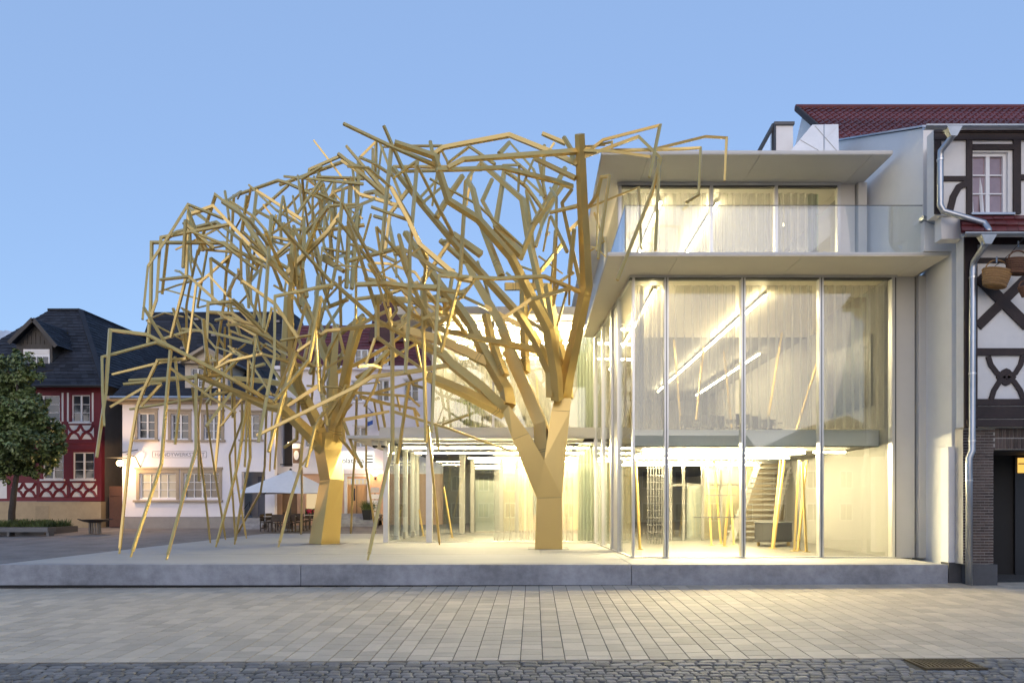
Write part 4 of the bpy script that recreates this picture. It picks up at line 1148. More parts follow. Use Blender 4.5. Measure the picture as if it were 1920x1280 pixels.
for q in ([(1006.4,933),(1053.5,932)], [(961,824),(991.4,812)], [(1034,769),(1068.5,771)]):
    m = MB(); d_ = Vector((0,-.004,0)); m.bar(P(*q[0],21.2+(-.1 if q[0][0] < 970 else .12 if q[0][1] < 800 else 0))+d_, P(*q[1],21.2+(-.08 if q[0][0] < 970 else .14 if q[0][1] < 800 else .02))+d_, .012, .008); m.build('seam', M_seam, tr2)
tree2.lines.append(([(948,766),(975,818),(1020,880)], [21.4, 21.45, 21.5])); tree2.lines.append(([(1056,747),(1052,771),(1030,930)], [21.7, 21.65, 21.5]))
part('dark_base_plate', M_dkalu, tree2.t, (PX(990,21.6), PX(1066,21.6), 21.2, 22.3, TZ+.002, TZ+.008))
tree2.lines.append(([(1028, 1028), (1028, 900), (1024, 850)], [21.6, 21.6, 21.6]))
tree2.trace(T2)

# finer branching inside the crowns: kinked shoots from the members already there
HULL1 = [(285,460),(345,380),(470,345),(560,320),(640,290),(760,300),(800,420),(780,560),(760,700),(700,760),(560,800),(470,830),(400,800),(330,700),(230,690),(270,600)]
HULL2 = [(640,300),(720,262),(820,275),(960,255),(1085,290),(1100,420),(1085,560),(1000,640),(900,660),(760,680),(660,600),(600,480)]
def inside(poly, x, y):
    c = False; j = len(poly)-1
    for i in range(len(poly)):
        xi, yi = poly[i]; xj, yj = poly[j]
        if (yi > y) != (yj > y) and x < (xj-xi)*(y-yi)/(yj-yi)+xi: c = not c
        j = i
    return c
def fill(tr, hull, count, ctr, lo, hi):
    r = random.Random(tr.n); src = list(tr.lines); made = 0; tries = 0
    while made < count and tries < count*40:
        tries += 1
        px, dp = r.choice(src); i = r.randrange(len(px)-1); t = r.uniform(.2, 1)
        x, y = px[i][0]+(px[i+1][0]-px[i][0])*t, px[i][1]+(px[i+1][1]-px[i][1])*t
        if not inside(hull, x, y): continue
        Y = dp[i]+(dp[i+1]-dp[i])*t
        Y = max(lo, min(hi, Y)); p = P(x, y, Y)
        d = (p-ctr).normalized()*0.8 + Vector((r.gauss(0,.5), r.gauss(0,.6), r.gauss(.25,.5))); d.normalize()
        pts = [p]; L = r.uniform(.9, 2.0)
        for k in range(r.choice((1, 2, 2, 3))):
            p = p + d*L; pts.append(p)
            if k == 0 and r.random() < .3: d = Vector((r.gauss(0,.15), r.gauss(0,.15), -1)).normalized(); L = r.uniform(.9, 2.1)
            else: L *= r.uniform(.5, .95); d = (d + Vector((r.gauss(0,.4), r.gauss(0,.4), -r.uniform(0,.6)))).normalized()
        ok = True
        for q in pts[1:]:
            xx, yy = CX+q.x*F/q.y, CY-(q.z-CZ)*F/q.y
            if not inside(hull, xx, yy) or not lo < q.y < hi or (q.x > 1.5 and q.y > 16): ok = False
        if not ok: continue
        w0 = r.uniform(.06, .115); ws = [w0*(1-.3*k/len(pts)) for k in range(len(pts))]
        tr.make(pts, ws, False, 'twig'); made += 1
fill(tree1, HULL1, 110, Vector((-7.4, 24.1, 6.5)), 19.0, 29.5)
fill(tree2, HULL2, 50, Vector((0.4, 21.6, 6.5)), 17.2, 25.5)
# ------------------------------------------------------------------ old houses round the square
M_red = mat('oxblood_timber', (0.15, 0.016, 0.026), 0.6, var=0.15, scale=6, bump=0.15, bscale=30)
M_infill = mat('white_infill', (0.72, 0.71, 0.70), 0.85, var=0.05, scale=5)
M_sand = mat('sandstone', (0.42, 0.33, 0.21), 0.85, var=0.14, scale=3, bump=0.2)
M_slate = mat('slate', (0.028, 0.032, 0.043), 0.8, var=0.25, scale=12, spec=0.25, piece=0.25, bump=0.15, bscale=40)
M_dkwood = mat('dark_boards', (0.06, 0.055, 0.052), 0.7, var=0.25, scale=10, bump=0.2)
M_lav = mat('handy_render', (0.84, 0.81, 0.85), 0.85, var=0.04, scale=1.5, bump=0.1, bscale=60)
M_trim = mat('tan_window_stone', (0.40, 0.33, 0.25), 0.8, var=0.1, scale=8)
M_base = mat('grey_base_render', (0.30, 0.28, 0.265), 0.85, var=0.1, scale=3)
M_wfr = mat('white_window_paint', (0.78, 0.78, 0.79), 0.5, var=0.03)
M_corten = mat('rust_door', (0.10, 0.045, 0.03), 0.7, var=0.2, scale=6)
M_tile = mat('red_tile', (0.13, 0.030, 0.030), 0.45, var=0.2, scale=12, piece=0.2)
M_timber = mat('dark_timber', (0.035, 0.022, 0.020), 0.7, var=0.3, scale=12, bump=0.35, bscale=30, stretch=(1, 1, 1))
M_brick = mat('dark_brick', (0.085, 0.060, 0.050), 0.7, var=0.2, scale=25, bump=0.3, bscale=80, piece=0.3)
M_mortar = mat('mortar', (0.42, 0.40, 0.38), 0.9, var=0.1, scale=30)
M_pink = mat('peach_render', (0.60, 0.38, 0.26), 0.85, var=0.06, scale=3)
M_oak = mat('oak_door', (0.50, 0.30, 0.13), 0.5, var=0.2, scale=10, stretch=(5, 1, .5))
M_warmpane = emit('warm_lit_window', (1.0, 0.75, 0.42), 0.32)
M_black = mat('black_iron', (0.02, 0.02, 0.022), 0.5)

def window(parent, x0, y0, x1, y1, Y, cols, rows, glass, fw=0.05, sill=None, sill_m=None, rec=0.09, frm=None, name='window', mull=None):
    """window set back in its opening: frame with glazing bars, one pane per light, optional sill"""
    a, c = PX(x0, Y), PX(x1, Y); z0, z1 = PZ(y1, Y), PZ(y0, Y); yy = Y+rec; b = MB()
    b.box(a, a+fw, yy-.03, yy+.04, z0, z1); b.box(c-fw, c, yy-.03, yy+.04, z0, z1)
    b.box(a+fw, c-fw, yy-.03, yy+.04, z0, z0+fw); b.box(a+fw, c-fw, yy-.03, yy+.04, z1-fw, z1)
    W_ = (c-a-2*fw)/cols; H_ = (z1-z0-2*fw)/rows
    for k in range(1, cols):
        hw = .045 if (mull and k in mull) or (cols == 2) else .018
        b.box(a+fw+W_*k-hw, a+fw+W_*k+hw, yy-.025, yy+.03, z0+fw, z1-fw)
    for k in range(1, rows): b.box(a+fw, c-fw, yy-.015, yy+.02, z0+fw+H_*k-.014, z0+fw+H_*k+.014)
    w = b.build(name, frm or M_wfr, parent)
    for i in range(cols):
        for j in range(rows):
            m_ = MB(); xa, za = a+fw+W_*i, z0+fw+H_*j; q = rnd.uniform(-.004, .004)
            m_.quad((xa, yy+.025+q, za), (xa+W_, yy+.025-q, za), (xa+W_, yy+.025-q+rnd.uniform(-.003,.003), za+H_), (xa, yy+.025+q, za+H_)); m_.build('pane', glass, w)
    if sill: part('sill', sill_m or M_trim, w, (a-sill, c+sill, Y-.1, Y+rec-.04, z0-.09, z0-.003))
    return w
def rect(x0, y0, x1, y1, Y): return (PX(x0, Y), PX(x1, Y), PZ(y1, Y), PZ(y0, Y))
def courses(parent, el, er, rr, rl, n, m, tw=0.35, name='shingle_course', lift=0.035, seed=0):
    """roof slope laid in overlapping courses; every shingle sits a little differently"""
    r_ = random.Random(seed); el, er, rr, rl = map(Vector, (el, er, rr, rl))
    nor = (er-el).cross(rl-el)
    if nor.length < 1e-6: nor = (er-el).cross(rr-el)
    nor.normalize()
    if nor.z < 0: nor = -nor
    bk_ = MB(); bk_.quad(el-nor*.01, er-nor*.01, rr-nor*.01, rl-nor*.01); bk_.build('roof_deck', m, parent)
    for k in range(n):
        t0, t1 = k/n, min(1, (k+1.15)/n)
        a0, c0 = el.lerp(rl, t0), er.lerp(rr, t0); a1, c1 = el.lerp(rl, t1), er.lerp(rr, t1)
        L = (c0-a0).length; cnt = max(1, int(L/tw)); b = MB(); off = r_.random()
        for i in range(cnt):
            u0, u1 = i/cnt, (i+1)/cnt; g_ = .006/max(L, .1)
            h = lift*r_.uniform(.75, 1.25); e = r_.uniform(-.012, .012)*(a1-a0)
            p0, p1 = a0.lerp(c0, u0+g_)+nor*h+e, a0.lerp(c0, u1-g_)+nor*h*r_.uniform(.85,1.15)+e
            q1, q0 = a1.lerp(c1, u1-g_)+nor*.006, a1.lerp(c1, u0+g_)+nor*.006
            b.quad(p0, p1, q1, q0); b.quad(p0-nor*h*.7, p1-nor*h*.7, p1, p0)
        b.build(name, m, parent)

# ---- red half-timbered house, far left
RY = 38.0
red = thing('red_half_timbered_house', 'oxblood red timber-framed house with dark slate hip roof at far left', 'house', (PX(100, RY), RY, .6))
rw = [(48,741,112,790),(134,740,168.5,791),(80,848,119,898),(136.5,847.5,176.5,898),(-40,741,0,790),(-30,848,10,898)]
b = MB(); b.wall(PX(-110,RY), PX(190,RY), PZ(939,RY), PZ(716,RY), RY, .3, [rect(*q, RY) for q in rw]); b.build('wall', M_red, red)
b = MB(); b.box(PX(-110,RY), PX(192,RY), RY-.12, RY+.3, .2, PZ(940,RY)); b.build('stone_base', M_sand, red)
part('base_hatch', mat('hatch_paint', (0.38,0.30,0.19), .7), red, (PX(70,RY), PX(95,RY), RY-.14, RY-.122, PZ(981,RY), PZ(948,RY)))
b = MB(); b.box(PX(190,RY)-.3, PX(190,RY), RY+.3, 56, .2, 8.6); b.build('side_wall', mat('shaded_side_render', (0.13,0.115,0.10), .85, var=.15, scale=3), red)  # dark tone puts the shade of the narrow gap into the wall
for k, q in enumerate(rw): window(red, *q, RY, 2 if k != 0 else 2, 3, M_pane, .06, .1, M_wfr)
# white strips beside the windows and panels with curved crosses under them
b = None
for x in (72.5, 117.5, 127.5, 174): part('white_strip', M_infill, red, (PX(x-1.6,RY), PX(x+1.6,RY), RY-.015, RY+.004, PZ(790,RY), PZ(736,RY)))
def xpanel(x0, y0, x1, y1):
    pn = part('infill_panel', M_infill, red, (PX(x0,RY), PX(x1,RY), RY-.014, RY+.004, PZ(y1,RY), PZ(y0,RY)))
    n = 2; w_ = (x1-x0)/n
    for k in range(n):
        a, c = x0+k*w_, x0+(k+1)*w_; xm, ym = (a+c)/2, (y0+y1)/2
        for (sa, sb) in ((y0, y1), (y1, y0)):
            m_ = MB(); pts = [P(a, sa, RY), P(a+w_*.22, sa+(sb-sa)*.36, RY), P(xm, ym, RY), P(c-w_*.22, sb-(sb-sa)*.36, RY), P(c, sb, RY)]
            sweep(m_, [q+Vector((0,-.02 if sa == y0 else -.026,0)) for q in pts], [.17]*5, .25); m_.build('curved_brace', M_red, pn)
xpanel(128, 797, 176, 823); xpanel(133, 905, 182, 931); xpanel(76, 905, 125, 931); xpanel(22, 905, 68, 931); xpanel(66, 797, 118, 823)
for y in (829, 841): part('moulding', M_red, red, (PX(-110,RY), PX(190,RY), RY-.06, RY+.01, PZ(y+1.5,RY), PZ(y-1.5,RY)))
part('cornice', M_red, red, (PX(-110,RY), PX(191,RY), RY-.1, RY+.01, PZ(724,RY), PZ(717,RY)))
part('white_corner', M_infill, red, (PX(-3,RY), PX(13,RY), RY-.012, RY+.004, PZ(934,RY), PZ(898,RY)))
# hip roof: ridge runs away from the square
eZ = PZ(722, RY-.4); pk = P(151, 582, 43.0)
eL, eR = Vector((PX(-130,RY), RY-.45, eZ)), Vector((PX(195,RY-.45), RY-.45, eZ))
rB = Vector((pk.x, 60, pk.z))
courses(red, eL, eR, pk, pk+Vector((-2.0,0,0)), 24, M_slate, .36, seed=1)
courses(red, eR, Vector((eR.x, 60, eZ)), rB, pk, 24, M_slate, .5, seed=2)
m_ = MB(); m_.prism([eL+Vector((0,.05,-.05)), eR+Vector((0,.05,-.05)), pk-Vector((0,-.1,.1))], (0,.05,-.05)); m_.build('roof_underlay', M_dkwood, red)
m_ = MB(); sweep(m_, [eR+Vector((-.05,.05,.05)), pk+Vector((0,0,.03)), rB+Vector((0,0,.03))], [.26]*3, .5); m_.build('ridge_cap', M_slate, red)
m_ = MB(); sweep(m_, [pk+Vector((-2,0,.03)), pk+Vector((0,0,.03))], [.26]*2, .5); m_.build('ridge_cap', M_slate, red)
m_ = MB(); m_.tube([eL+Vector((0,-.1,-.06)), eR+Vector((0,-.1,-.06))], .09, 8); m_.build('gutter', M_black, red)
# gabled dormer
DY = 39.0
dz = lambda y: PZ(y, DY)
dm_ = MB(); dm_.prism([P(38,700,DY), P(98,700,DY), P(98,645,DY), P(62,607,DY), P(30,645,DY)][:5], (0, 3.4, 0)); dormer = dm_.build('dormer', M_dkwood, red)
dw = MB(); dw.box(PX(45,DY), PX(94,DY), DY-.05, DY-.004, dz(692), dz(655)); dw.build('dormer_window', M_wfr, dormer)
for k in range(4):
    m_ = MB(); xa = 47+k*11.6; m_.box(PX(xa,DY), PX(xa+10,DY), DY-.065, DY-.052, dz(689), dz(669)); m_.build('pane', M_pane, dormer)
m_ = MB(); m_.box(PX(46,DY), PX(93.5,DY), DY-.07, DY-.053, dz(664), dz(657)); m_.build('blind', M_infill, dormer)
ap = P(62, 596, DY-.5); lf = P(17, 641, DY-.5); rt = P(106, 648, DY-.5)
back = Vector((0, 4.2, 0))
courses(red, rt, rt+back*.95, ap+back, ap, 9, M_slate, .36, seed=5); courses(red, lf+back*.9, lf, ap, ap+back, 9, M_slate, .36, seed=6)
for q in (lf, rt):
    m_ = MB(); sweep(m_, [ap+Vector((0,-.03,-.06)), q+Vector((0,-.03,-.06))], [.06, .06], 3.6); m_.build('barge_board', M_dkwood, dormer)
for k in range(7):
    m_ = MB(); xa = 43+k*8; m_.box(PX(xa,DY)-.02, PX(xa,DY)+.02, DY-.03, DY-.004, dz(645), dz(645-max(0,27-abs(62-xa)*.95))); m_.build('board_strip', M_dkwood, dormer)

# ---- pale roof sheeted in plastic, beyond at far left
shd = thing('sheeted_roof', 'pale blue plastic sheeted roof behind the red house at the far left edge', 'roof', P(0, 640, 58))
m_ = MB()
for k in range(9):
    a, c = P(-60+k*14, 604+k*3.5, 60), P(-60+(k+1)*14, 604+(k+1)*3.5, 60); d_ = Vector((0,-6,-5.5)); z_ = Vector((0,0,.15*(k % 2)))
    m_.quad(a+d_, c+d_, c+z_, a+z_)
m_.build('sheeting', mat('plastic_sheet', (0.42,0.46,0.52), .4, var=.3, scale=1.5, bump=.4, bscale=1.5), shd)
m_ = MB(); m_.box(PX(-60,60), PX(66,60), 60.2, 66, 1, PZ(640,60)); m_.build('wall', M_base, shd)

# ---- white house with the workshop sign
HY = 37.0
hw_ = thing('white_workshop_house', 'white rendered house with painted workshop sign and tan window surrounds', 'house', (PX(370,HY), HY, .6))
wu = [(258.5,774,290.5,822),(321,776,353.5,823),(383,777,415,823),(457,778,486,822)]
wlw = [(262,887,330.5,934),(345,887,410.5,934)]
door = (453, 884, 497, 968)
b = MB(); b.wall(PX(229.5,HY), PX(515,HY), PZ(968,HY), PZ(757,HY), HY, .35, [rect(*q, HY) for q in wu+wlw+[door]]); b.build('wall', M_lav, hw_)
b = MB(); b.box(PX(229,HY), PX(452,HY), HY-.06, HY+.3, .1, PZ(968.5,HY)); b.box(PX(498,HY), PX(515.5,HY), HY-.06, HY+.3, .1, PZ(968.5,HY)); b.build('base_course', M_base, hw_)
b = MB(); b.box(PX(229.5,HY), PX(229.5,HY)+.3, HY+.35, 47, .1, PZ(757,HY)); b.build('side_wall', M_lav, hw_)
for q in wu:
    w = window(hw_, *q, HY, 2, 3, M_pane, .05, None, rec=.14)
    x0, y0, x1, y1 = q
    m_ = MB()
    for (a,c,d,e) in ((x0-5.5,y0-6,x0-.3,y1+1),(x1+.3,y0-6,x1+5.5,y1+1),(x0-.3,y0-6,x1+.3,y0-.3)): m_.fb(a,c,d,e,HY,.05,.0)
    m_.fb(x0-7,y0-9,x1+7,y0-6.2,HY,.1,0); m_.build('surround', M_trim, w)
    m_ = MB(); m_.fb(x0-8,y1+1.5,x1+8,y1+5,HY,.14,0); m_.build('sill', M_trim, w)
for k, q in enumerate(wlw):
    w = window(hw_, *q, HY, 4, 3, M_panelit if k == 0 else M_pane, .06, None, rec=.14, mull=(2,))
    x0, y0, x1, y1 = q; m_ = MB()
    for (a,c,d,e) in ((x0-6,y0-7,x0-.3,y1+2),(x1+.3,y0-7,x1+6,y1+2),(x0-.3,y0-7,x1+.3,y0-.3)): m_.fb(a,c,d,e,HY,.05,.0)
    m_.build('surround', M_trim, w)
m_ = MB(); m_.fb(253,875.5,418,879.5,HY,.12,0); m_.build('lintel_moulding', M_trim, hw_)
m_ = MB(); m_.fb(252,937,418,941,HY,.16,0); m_.build('long_sill', M_trim, hw_)
# sign frame and lettering
def lettering(txt, x, y, Y, hpx, m, parent, wpx=None, name='lettering'):
    cu = bpy.data.curves.new(name, 'FONT'); cu.body = txt; cu.size = 1; cu.extrude = .004
    cu.materials.append(m)
    o = link(name, cu, parent, P(x, y, Y)); o.rotation_euler = (R(90), 0, 0)
    bpy.context.view_layer.update()
    s_ = hpx*Y/F/.70; o.scale = (s_, s_, s_)
    bpy.context.view_layer.update()
    if wpx and o.dimensions.x > 0: o.scale.x *= (wpx*Y/F)/o.dimensions.x
    me = bpy.data.meshes.new_from_object(o.evaluated_get(bpy.context.evaluated_depsgraph_get()))
    me.materials.clear(); me.materials.append(m)
    q = link(name, me, parent, P(x, y, Y)); q.rotation_euler = o.rotation_euler; q.scale = o.scale
    bpy.data.objects.remove(o)
    q.name = name
    return q
M_signpaint = mat('sign_grey_paint', (0.30, 0.28, 0.30), .8, var=.1)
sb = MB()
for (a,c,d,e) in ((286,845.5,387,846.3),(286,857,387,857.8),(285.3,846.5,286.1,856.8),(386.9,846.5,387.7,856.8)): sb.fb(a,c,d,e,HY,.012,.0)
sg = sb.build('sign_frame', M_signpaint, hw_)
lettering('HANDYWERKSTATT', 290, 855.2, HY-.012, 7.0, M_signpaint, sg, 93)
# cornice and hipped slate roof with pediment dormer
m_ = MB(); m_.fb(209,746,519,752,HY,.75,.2); m_.fb(222,752.2,518,757,HY,.3,.2); m_.build('cornice', M_trim, hw_)
m_ = MB(); m_.tube([P(207,745,HY-.8), P(520,745,HY-.8)], .09, 8); m_.build('gutter', M_zinc, hw_)
hL, hR = P(209,744,HY-.7), P(520,744,HY-.7); kL, kR = P(262,690,41.0), P(486,690,41.0)
courses(hw_, hL, hR, kR, kL, 16, M_slate, .3, seed=7)
courses(hw_, hL+Vector((0,10,0)), hL, kL, kL+Vector((0,2,0)), 16, M_slate, .35, seed=8)
courses(hw_, hR, hR+Vector((0,10,0)), kR+Vector((0,2,0)), kR, 16, M_slate, .35, seed=9)
PY = 37.6
pd = MB(); pd.wall(PX(347,PY), PX(427,PY), PZ(742,PY), PZ(683,PY), PY, 2.5, [rect(358,690,383,726,PY), rect(392,690,419,726,PY)]); pdo = pd.build('pediment_dormer', mat('dormer_cream', (0.60,0.52,0.42), .8), hw_)
window(hw_, 358,690,383,726, PY, 2, 3, M_pane, .05, None, name='dormer_window'); window(hw_, 392,690,419,726, PY, 2, 3, M_pane, .05, None, name='dormer_window')
m_ = MB(); m_.prism([P(340,680,PY-.2), P(434,680,PY-.2), P(386,654,PY-.2)], (0,2.6,0)); m_.build('pediment', mat('pediment_cream', (0.62,0.55,0.46), .8), pdo)
for q in ((340,680),(434,680)):
    m_ = MB(); sweep(m_, [P(386,652,PY-.35), P(q[0],q[1]-1,PY-.35)], [.5,.5], .3); m_.build('raking_cornice', M_trim, pdo)
m_ = MB(); m_.fb(339,679,435,683,PY,.35,2); m_.build('dormer_cornice', M_trim, pdo)
m_ = MB(); m_.quad(P(338,680,PY-.4), P(386,651,PY-.4), P(386,651,PY-.4)+Vector((0,3.6,0)), P(338,680,PY-.4)+Vector((0,3.6,0))); m_.quad(P(386,651,PY-.4), P(434,680,PY-.4), P(434,680,PY-.4)+Vector((0,3.6,0)), P(386,651,PY-.4)+Vector((0,3.6,0))); m_.build('dormer_roof', M_slate, pdo)
# entrance recess on the right: back wall, door, steps, rail
m_ = MB(); m_.box(PX(452,HY), PX(498,HY), HY+1.5, HY+1.6, .3, PZ(880,HY)); m_.build('recess_wall', mat('recess_grey', (0.30,0.28,0.28), .85), hw_)
m_ = MB(); m_.fb(484,893,499,968,HY+1.4,.03,.04); m_.build('entrance_door', mat('blue_grey_door', (0.09,0.10,0.14), .5), hw_)
for k in range(4):
    m_ = MB(); m_.box(PX(450,HY), PX(500,HY), HY-.9+k*.3, HY+1.5, .35, .66+k*.16); m_.build('step', M_conc, hw_)
m_ = MB(); m_.tube([P(458,953,HY-.1), P(468,940,HY+.3), P(470,966,HY+.3)], .025, 6); m_.build('handrail', M_black, hw_)
# brown gate in the gap between the houses
gt = thing('rust_brown_gate', 'rust brown metal gate closing the gap between red and white house', 'gate', (PX(217,HY+.6), HY+.6, .5))
m_ = MB(); m_.fb(205,911,230,988,HY+.6,0,.06); m_.build('leaf', M_corten, gt)
m_ = MB(); m_.fb(205,928,230,929,HY+.58,0.01,.02); m_.build('rail', M_corten, gt)
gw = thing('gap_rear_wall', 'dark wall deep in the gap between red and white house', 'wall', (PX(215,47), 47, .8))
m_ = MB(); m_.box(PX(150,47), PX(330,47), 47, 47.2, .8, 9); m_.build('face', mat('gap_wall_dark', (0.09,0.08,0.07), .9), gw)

# ---- big dark roof behind
big = thing('large_slate_roof_building', 'large building with long dark blue slate roof behind the white house', 'building', (PX(420,52), 52, 1))
e0, e1, r0, r1 = P(225,760,52), P(575,760,52), P(283,588,57), P(550,587,57)
courses(big, e0, e1, r1, r0, 26, M_slate, .9, lift=.03, seed=12)
courses(big, e0+Vector((0,8,0)), e0, r0, r0+Vector((0,2,0)), 20, M_slate, .9, lift=.03, seed=13)
courses(big, e1, e1+Vector((0,8,0)), r1+Vector((0,2,0)), r1, 20, M_slate, .9, lift=.03, seed=14)
part('wall', M_base, big, (e0.x+.4, e1.x-.4, 52.4, 60, .5, e0.z))
m_ = MB(); sweep(m_, [r0, r1], [.3,.3], .6); m_.build('ridge_cap', M_slate, big)
for (x, y) in ((368,596),(450,597),(335,625),(400,626),(342,650),(470,622),(520,600)):
    t_ = (760-y)/172; c = e0.lerp(r0, t_).lerp(e1.lerp(r1, t_), 0); q = P(x, y, 52+5*t_-.3)
    m_ = MB(); m_.prism([q+Vector((-.35,0,-.2)), q+Vector((.35,0,-.2)), q+Vector((0,0,.25))], (0,1.2,0)); v_ = m_.build('roof_vent', M_slate, big)
    m_ = MB(); m_.box(q.x-.18, q.x+.18, q.y-.02, q.y-.004, q.z-.17, q.z); m_.build('vent_light', M_base, v_)

# ---- cafe house with the lit sign, behind the left trunk
KY = 39.0
caf = thing('cafe_house', 'lavender and peach house with red tiled mansard roof and lit white sign', 'house', (PX(640,KY), KY, .7))
ck = [(572,805,590,838),(664,800,687,838),(612,800,632,838),(660,715,680,752),(706,712,730,752),(758,712,785,752),(600,712,620,750)]
kd = (650, 897, 690, 975)
b = MB(); b.wall(PX(517,KY), PX(830,KY), PZ(884,KY), PZ(688,KY), KY, .3, [rect(*q, KY) for q in ck]+[rect(527,790,548,874,KY)]); b.build('wall', M_lav, caf)
b = MB(); b.wall(PX(517,KY), PX(830,KY), .4, PZ(884.5,KY), KY, .3, [rect(*kd, KY), rect(528,925,557,966,KY), rect(573,925,600,962,KY)]); b.build('ground_floor_wall', M_pink, caf)
for q in ck:
    w = window(caf, *q, KY, 2, 2, M_pane, .05, .12, M_lav)
    m_ = MB(); m_.fb(q[0]-3,q[1]-4,q[2]+3,q[1]-1,KY,.06,0); m_.build('lintel', M_infill, w)
part('string_course', M_lav, caf, (PX(517,KY), PX(830,KY), KY-.14, KY+.01, PZ(888,KY), PZ(881,KY)))
part('eaves_cornice', M_lav, caf, (PX(517,KY), PX(830,KY), KY-.35, KY+.01, PZ(694,KY), PZ(687.5,KY)))
part('dark_passage', mat('passage_dark', (0.08,0.07,0.065), .9), caf, (PX(527,KY), PX(548,KY), KY+.5, KY+.55, PZ(876,KY), PZ(788,KY)))
part('brown_door', mat('brown_cafe_door', (0.22,0.13,0.07), .6), caf, (PX(527,KY), PX(558,KY), KY+.12, KY+.18, .7, PZ(924,KY)))
part('lit_window', M_warmpane, caf, (PX(572,KY), PX(601,KY), KY+.14, KY+.16, PZ(962,KY), PZ(925,KY)))
part('balcony_bar', M_black, caf, (PX(526,KY), PX(549,KY), KY-.06, KY-.03, PZ(871,KY), PZ(869.5,KY)))
# oak double door with transom
dq = caf
m_ = MB(); m_.fb(652,909,688,975,KY+.16,0,.06); dl = m_.build('oak_door', M_oak, caf)
m_ = MB(); m_.fb(668.5,910,669.5,974,KY+.15,.006,.0); m_.build('leaf_joint', M_black, dl)
m_ = MB(); m_.fb(663,915,666,938,KY+.15,.02,.0); m_.build('door_glass', M_pane, dl)
m_ = MB(); m_.fb(646,893,651,976,KY,.06,.1); m_.fb(689,893,694,976,KY,.06,.1); m_.fb(646,889,694,893,KY,.06,.1); m_.build('door_surround', M_infill, caf)
for k in range(5):
    m_ = MB(); m_.fb(652+k*7.3,898,658+k*7.3,907,KY+.16,0,.03); m_.build('transom_light', M_warmpane, caf)
m_ = MB(); m_.fb(650,907.2,690,908.8,KY+.15,.02,.04); m_.build('transom_bar', M_oak, caf)
for k in range(4):
    m_ = MB(); m_.box(PX(636,KY), PX(716,KY), KY-1.5+.33*k, KY-.01, .2, .95+.17*k-.1); m_.build('step', M_conc, caf)
# illuminated sign board
sgn = thing('lit_shop_sign', 'brightly lit white sign board with dark lettering on the cafe wall', 'sign', P(660, 860, KY-.2))
m_ = MB(); m_.fb(606,846,702,878,KY-.02,.14,0); m_.build('board', emit('sign_glow', (1,.95,.85), .55), sgn)
lettering('Schokolateria', 594+14, 867.5, KY-.18, 9, M_black, sgn, 74)
for k in range(3):
    m_ = MB(); m_.fb(686,853+k*6,699,855+k*6,KY-.17,.01,0); m_.build('emblem_line', M_black, sgn)
# mansard of red tiles with gable
courses(caf, P(520,690,KY-.3), P(830,690,KY-.3), P(815,610,KY+2.2), P(560,610,KY+2.2), 14, M_tile, .22, 'tile_course', seed=15)
gbl = MB(); gbl.prism([P(690,640,KY+1), P(700,590,KY+1), P(716,568,KY+1), P(733,563,KY+1), P(748,572,KY+1), P(762,600,KY+1), P(770,640,KY+1)], (0,2.5,0)); gbl.build('curved_gable_roof', mat('dark_red_tile', (0.06, 0.016, 0.018), .6, var=.3, scale=3, stretch=(.3,.3,6)), caf)
for (x0,x1) in ((665,690),(702,728)): window(caf, x0, 655, x1, 684, KY-.45, 2, 2, M_pane, .06, None, rec=.05, name='dormer_window')
# hanging flag with blue and white stripes
fl = thing('striped_flag', 'small blue and white striped flag hanging on the cafe wall', 'flag', P(695, 800, KY-.4))
m_ = MB(); m_.tube([P(690,764,KY-.05), P(697,772,KY-.6)], .02, 6); m_.build('pole', M_black, fl)
for k in range(4):
    m_ = MB(); a, c, d_, e = P(688+k*.5,775+k*8,KY-.5), P(700-k*.5,771+k*8,KY-.5), P(700-k*.5,779+k*8,KY-.5), P(688+k*.5,783+k*8,KY-.5)
    m_.prism([a, c, d_, e], (0,.01,0)); m_.build('stripe', mat('flag_blue', (0.05,0.12,0.42), .8) if k % 2 == 0 else M_infill, fl)

# ---- half-timbered house on the right
OY = 15.8
old = thing('black_and_white_timbered_house', 'black and white half-timbered house with dark brick ground floor at right', 'house', (PX(1860,OY), OY, 0))
U = OY-.1
uw = (1822, 285, 1890, 401)
# upper storey
b = MB(); b.wall(PX(1752,U), PX(2080,U), PZ(404,U), PZ(243,U), U, .3, [rect(*uw, U)]); b.build('upper_wall', M_infill, old)
b = MB(); b.wall(PX(1808,U), PX(2080,U), PZ(800,U), PZ(440,U), U, .3, []); b.build('middle_wall', M_infill, old)
part('corner_wall', M_infill, old, (PX(1768,U), PX(1814,U), U+.06, U+.32, PZ(446,U), PZ(398,U)))
def timber(pts, wpx, Y=U, proud=.035):
    m_ = MB(); q = [P(x, y, Y)+Vector((0,-proud*.3,0)) for x, y in pts]
    w_ = wpx*Y/F
    # flat board along the line, standing proud of the plaster
    n = len(q); vs = []
    for i, p_ in enumerate(q):
        t = (q[min(i+1,n-1)]-q[max(i-1,0)]).normalized(); nn = Vector((-t.z, 0, t.x))
        vs.append((p_+nn*w_/2, p_-nn*w_/2))
    for i in range(n-1):
        a0, b0 = vs[i]; a1, b1_ = vs[i+1]; d_ = Vector((0, -proud, 0))
        m_.quad(a0+d_, a1+d_, b1_+d_, b0+d_); m_.quad(a0, a1, a1+d_, a0+d_); m_.quad(b0+d_, b1_+d_, b1_, b0)
    (a0, b0), (a1, b1_) = vs[0], vs[-1]; d_ = Vector((0,-proud,0)); m_.quad(b0, a0, a0+d_, b0+d_); m_.quad(a1, b1_, b1_+d_, a1+d_)
    return m_.build('timber', M_timber, old)
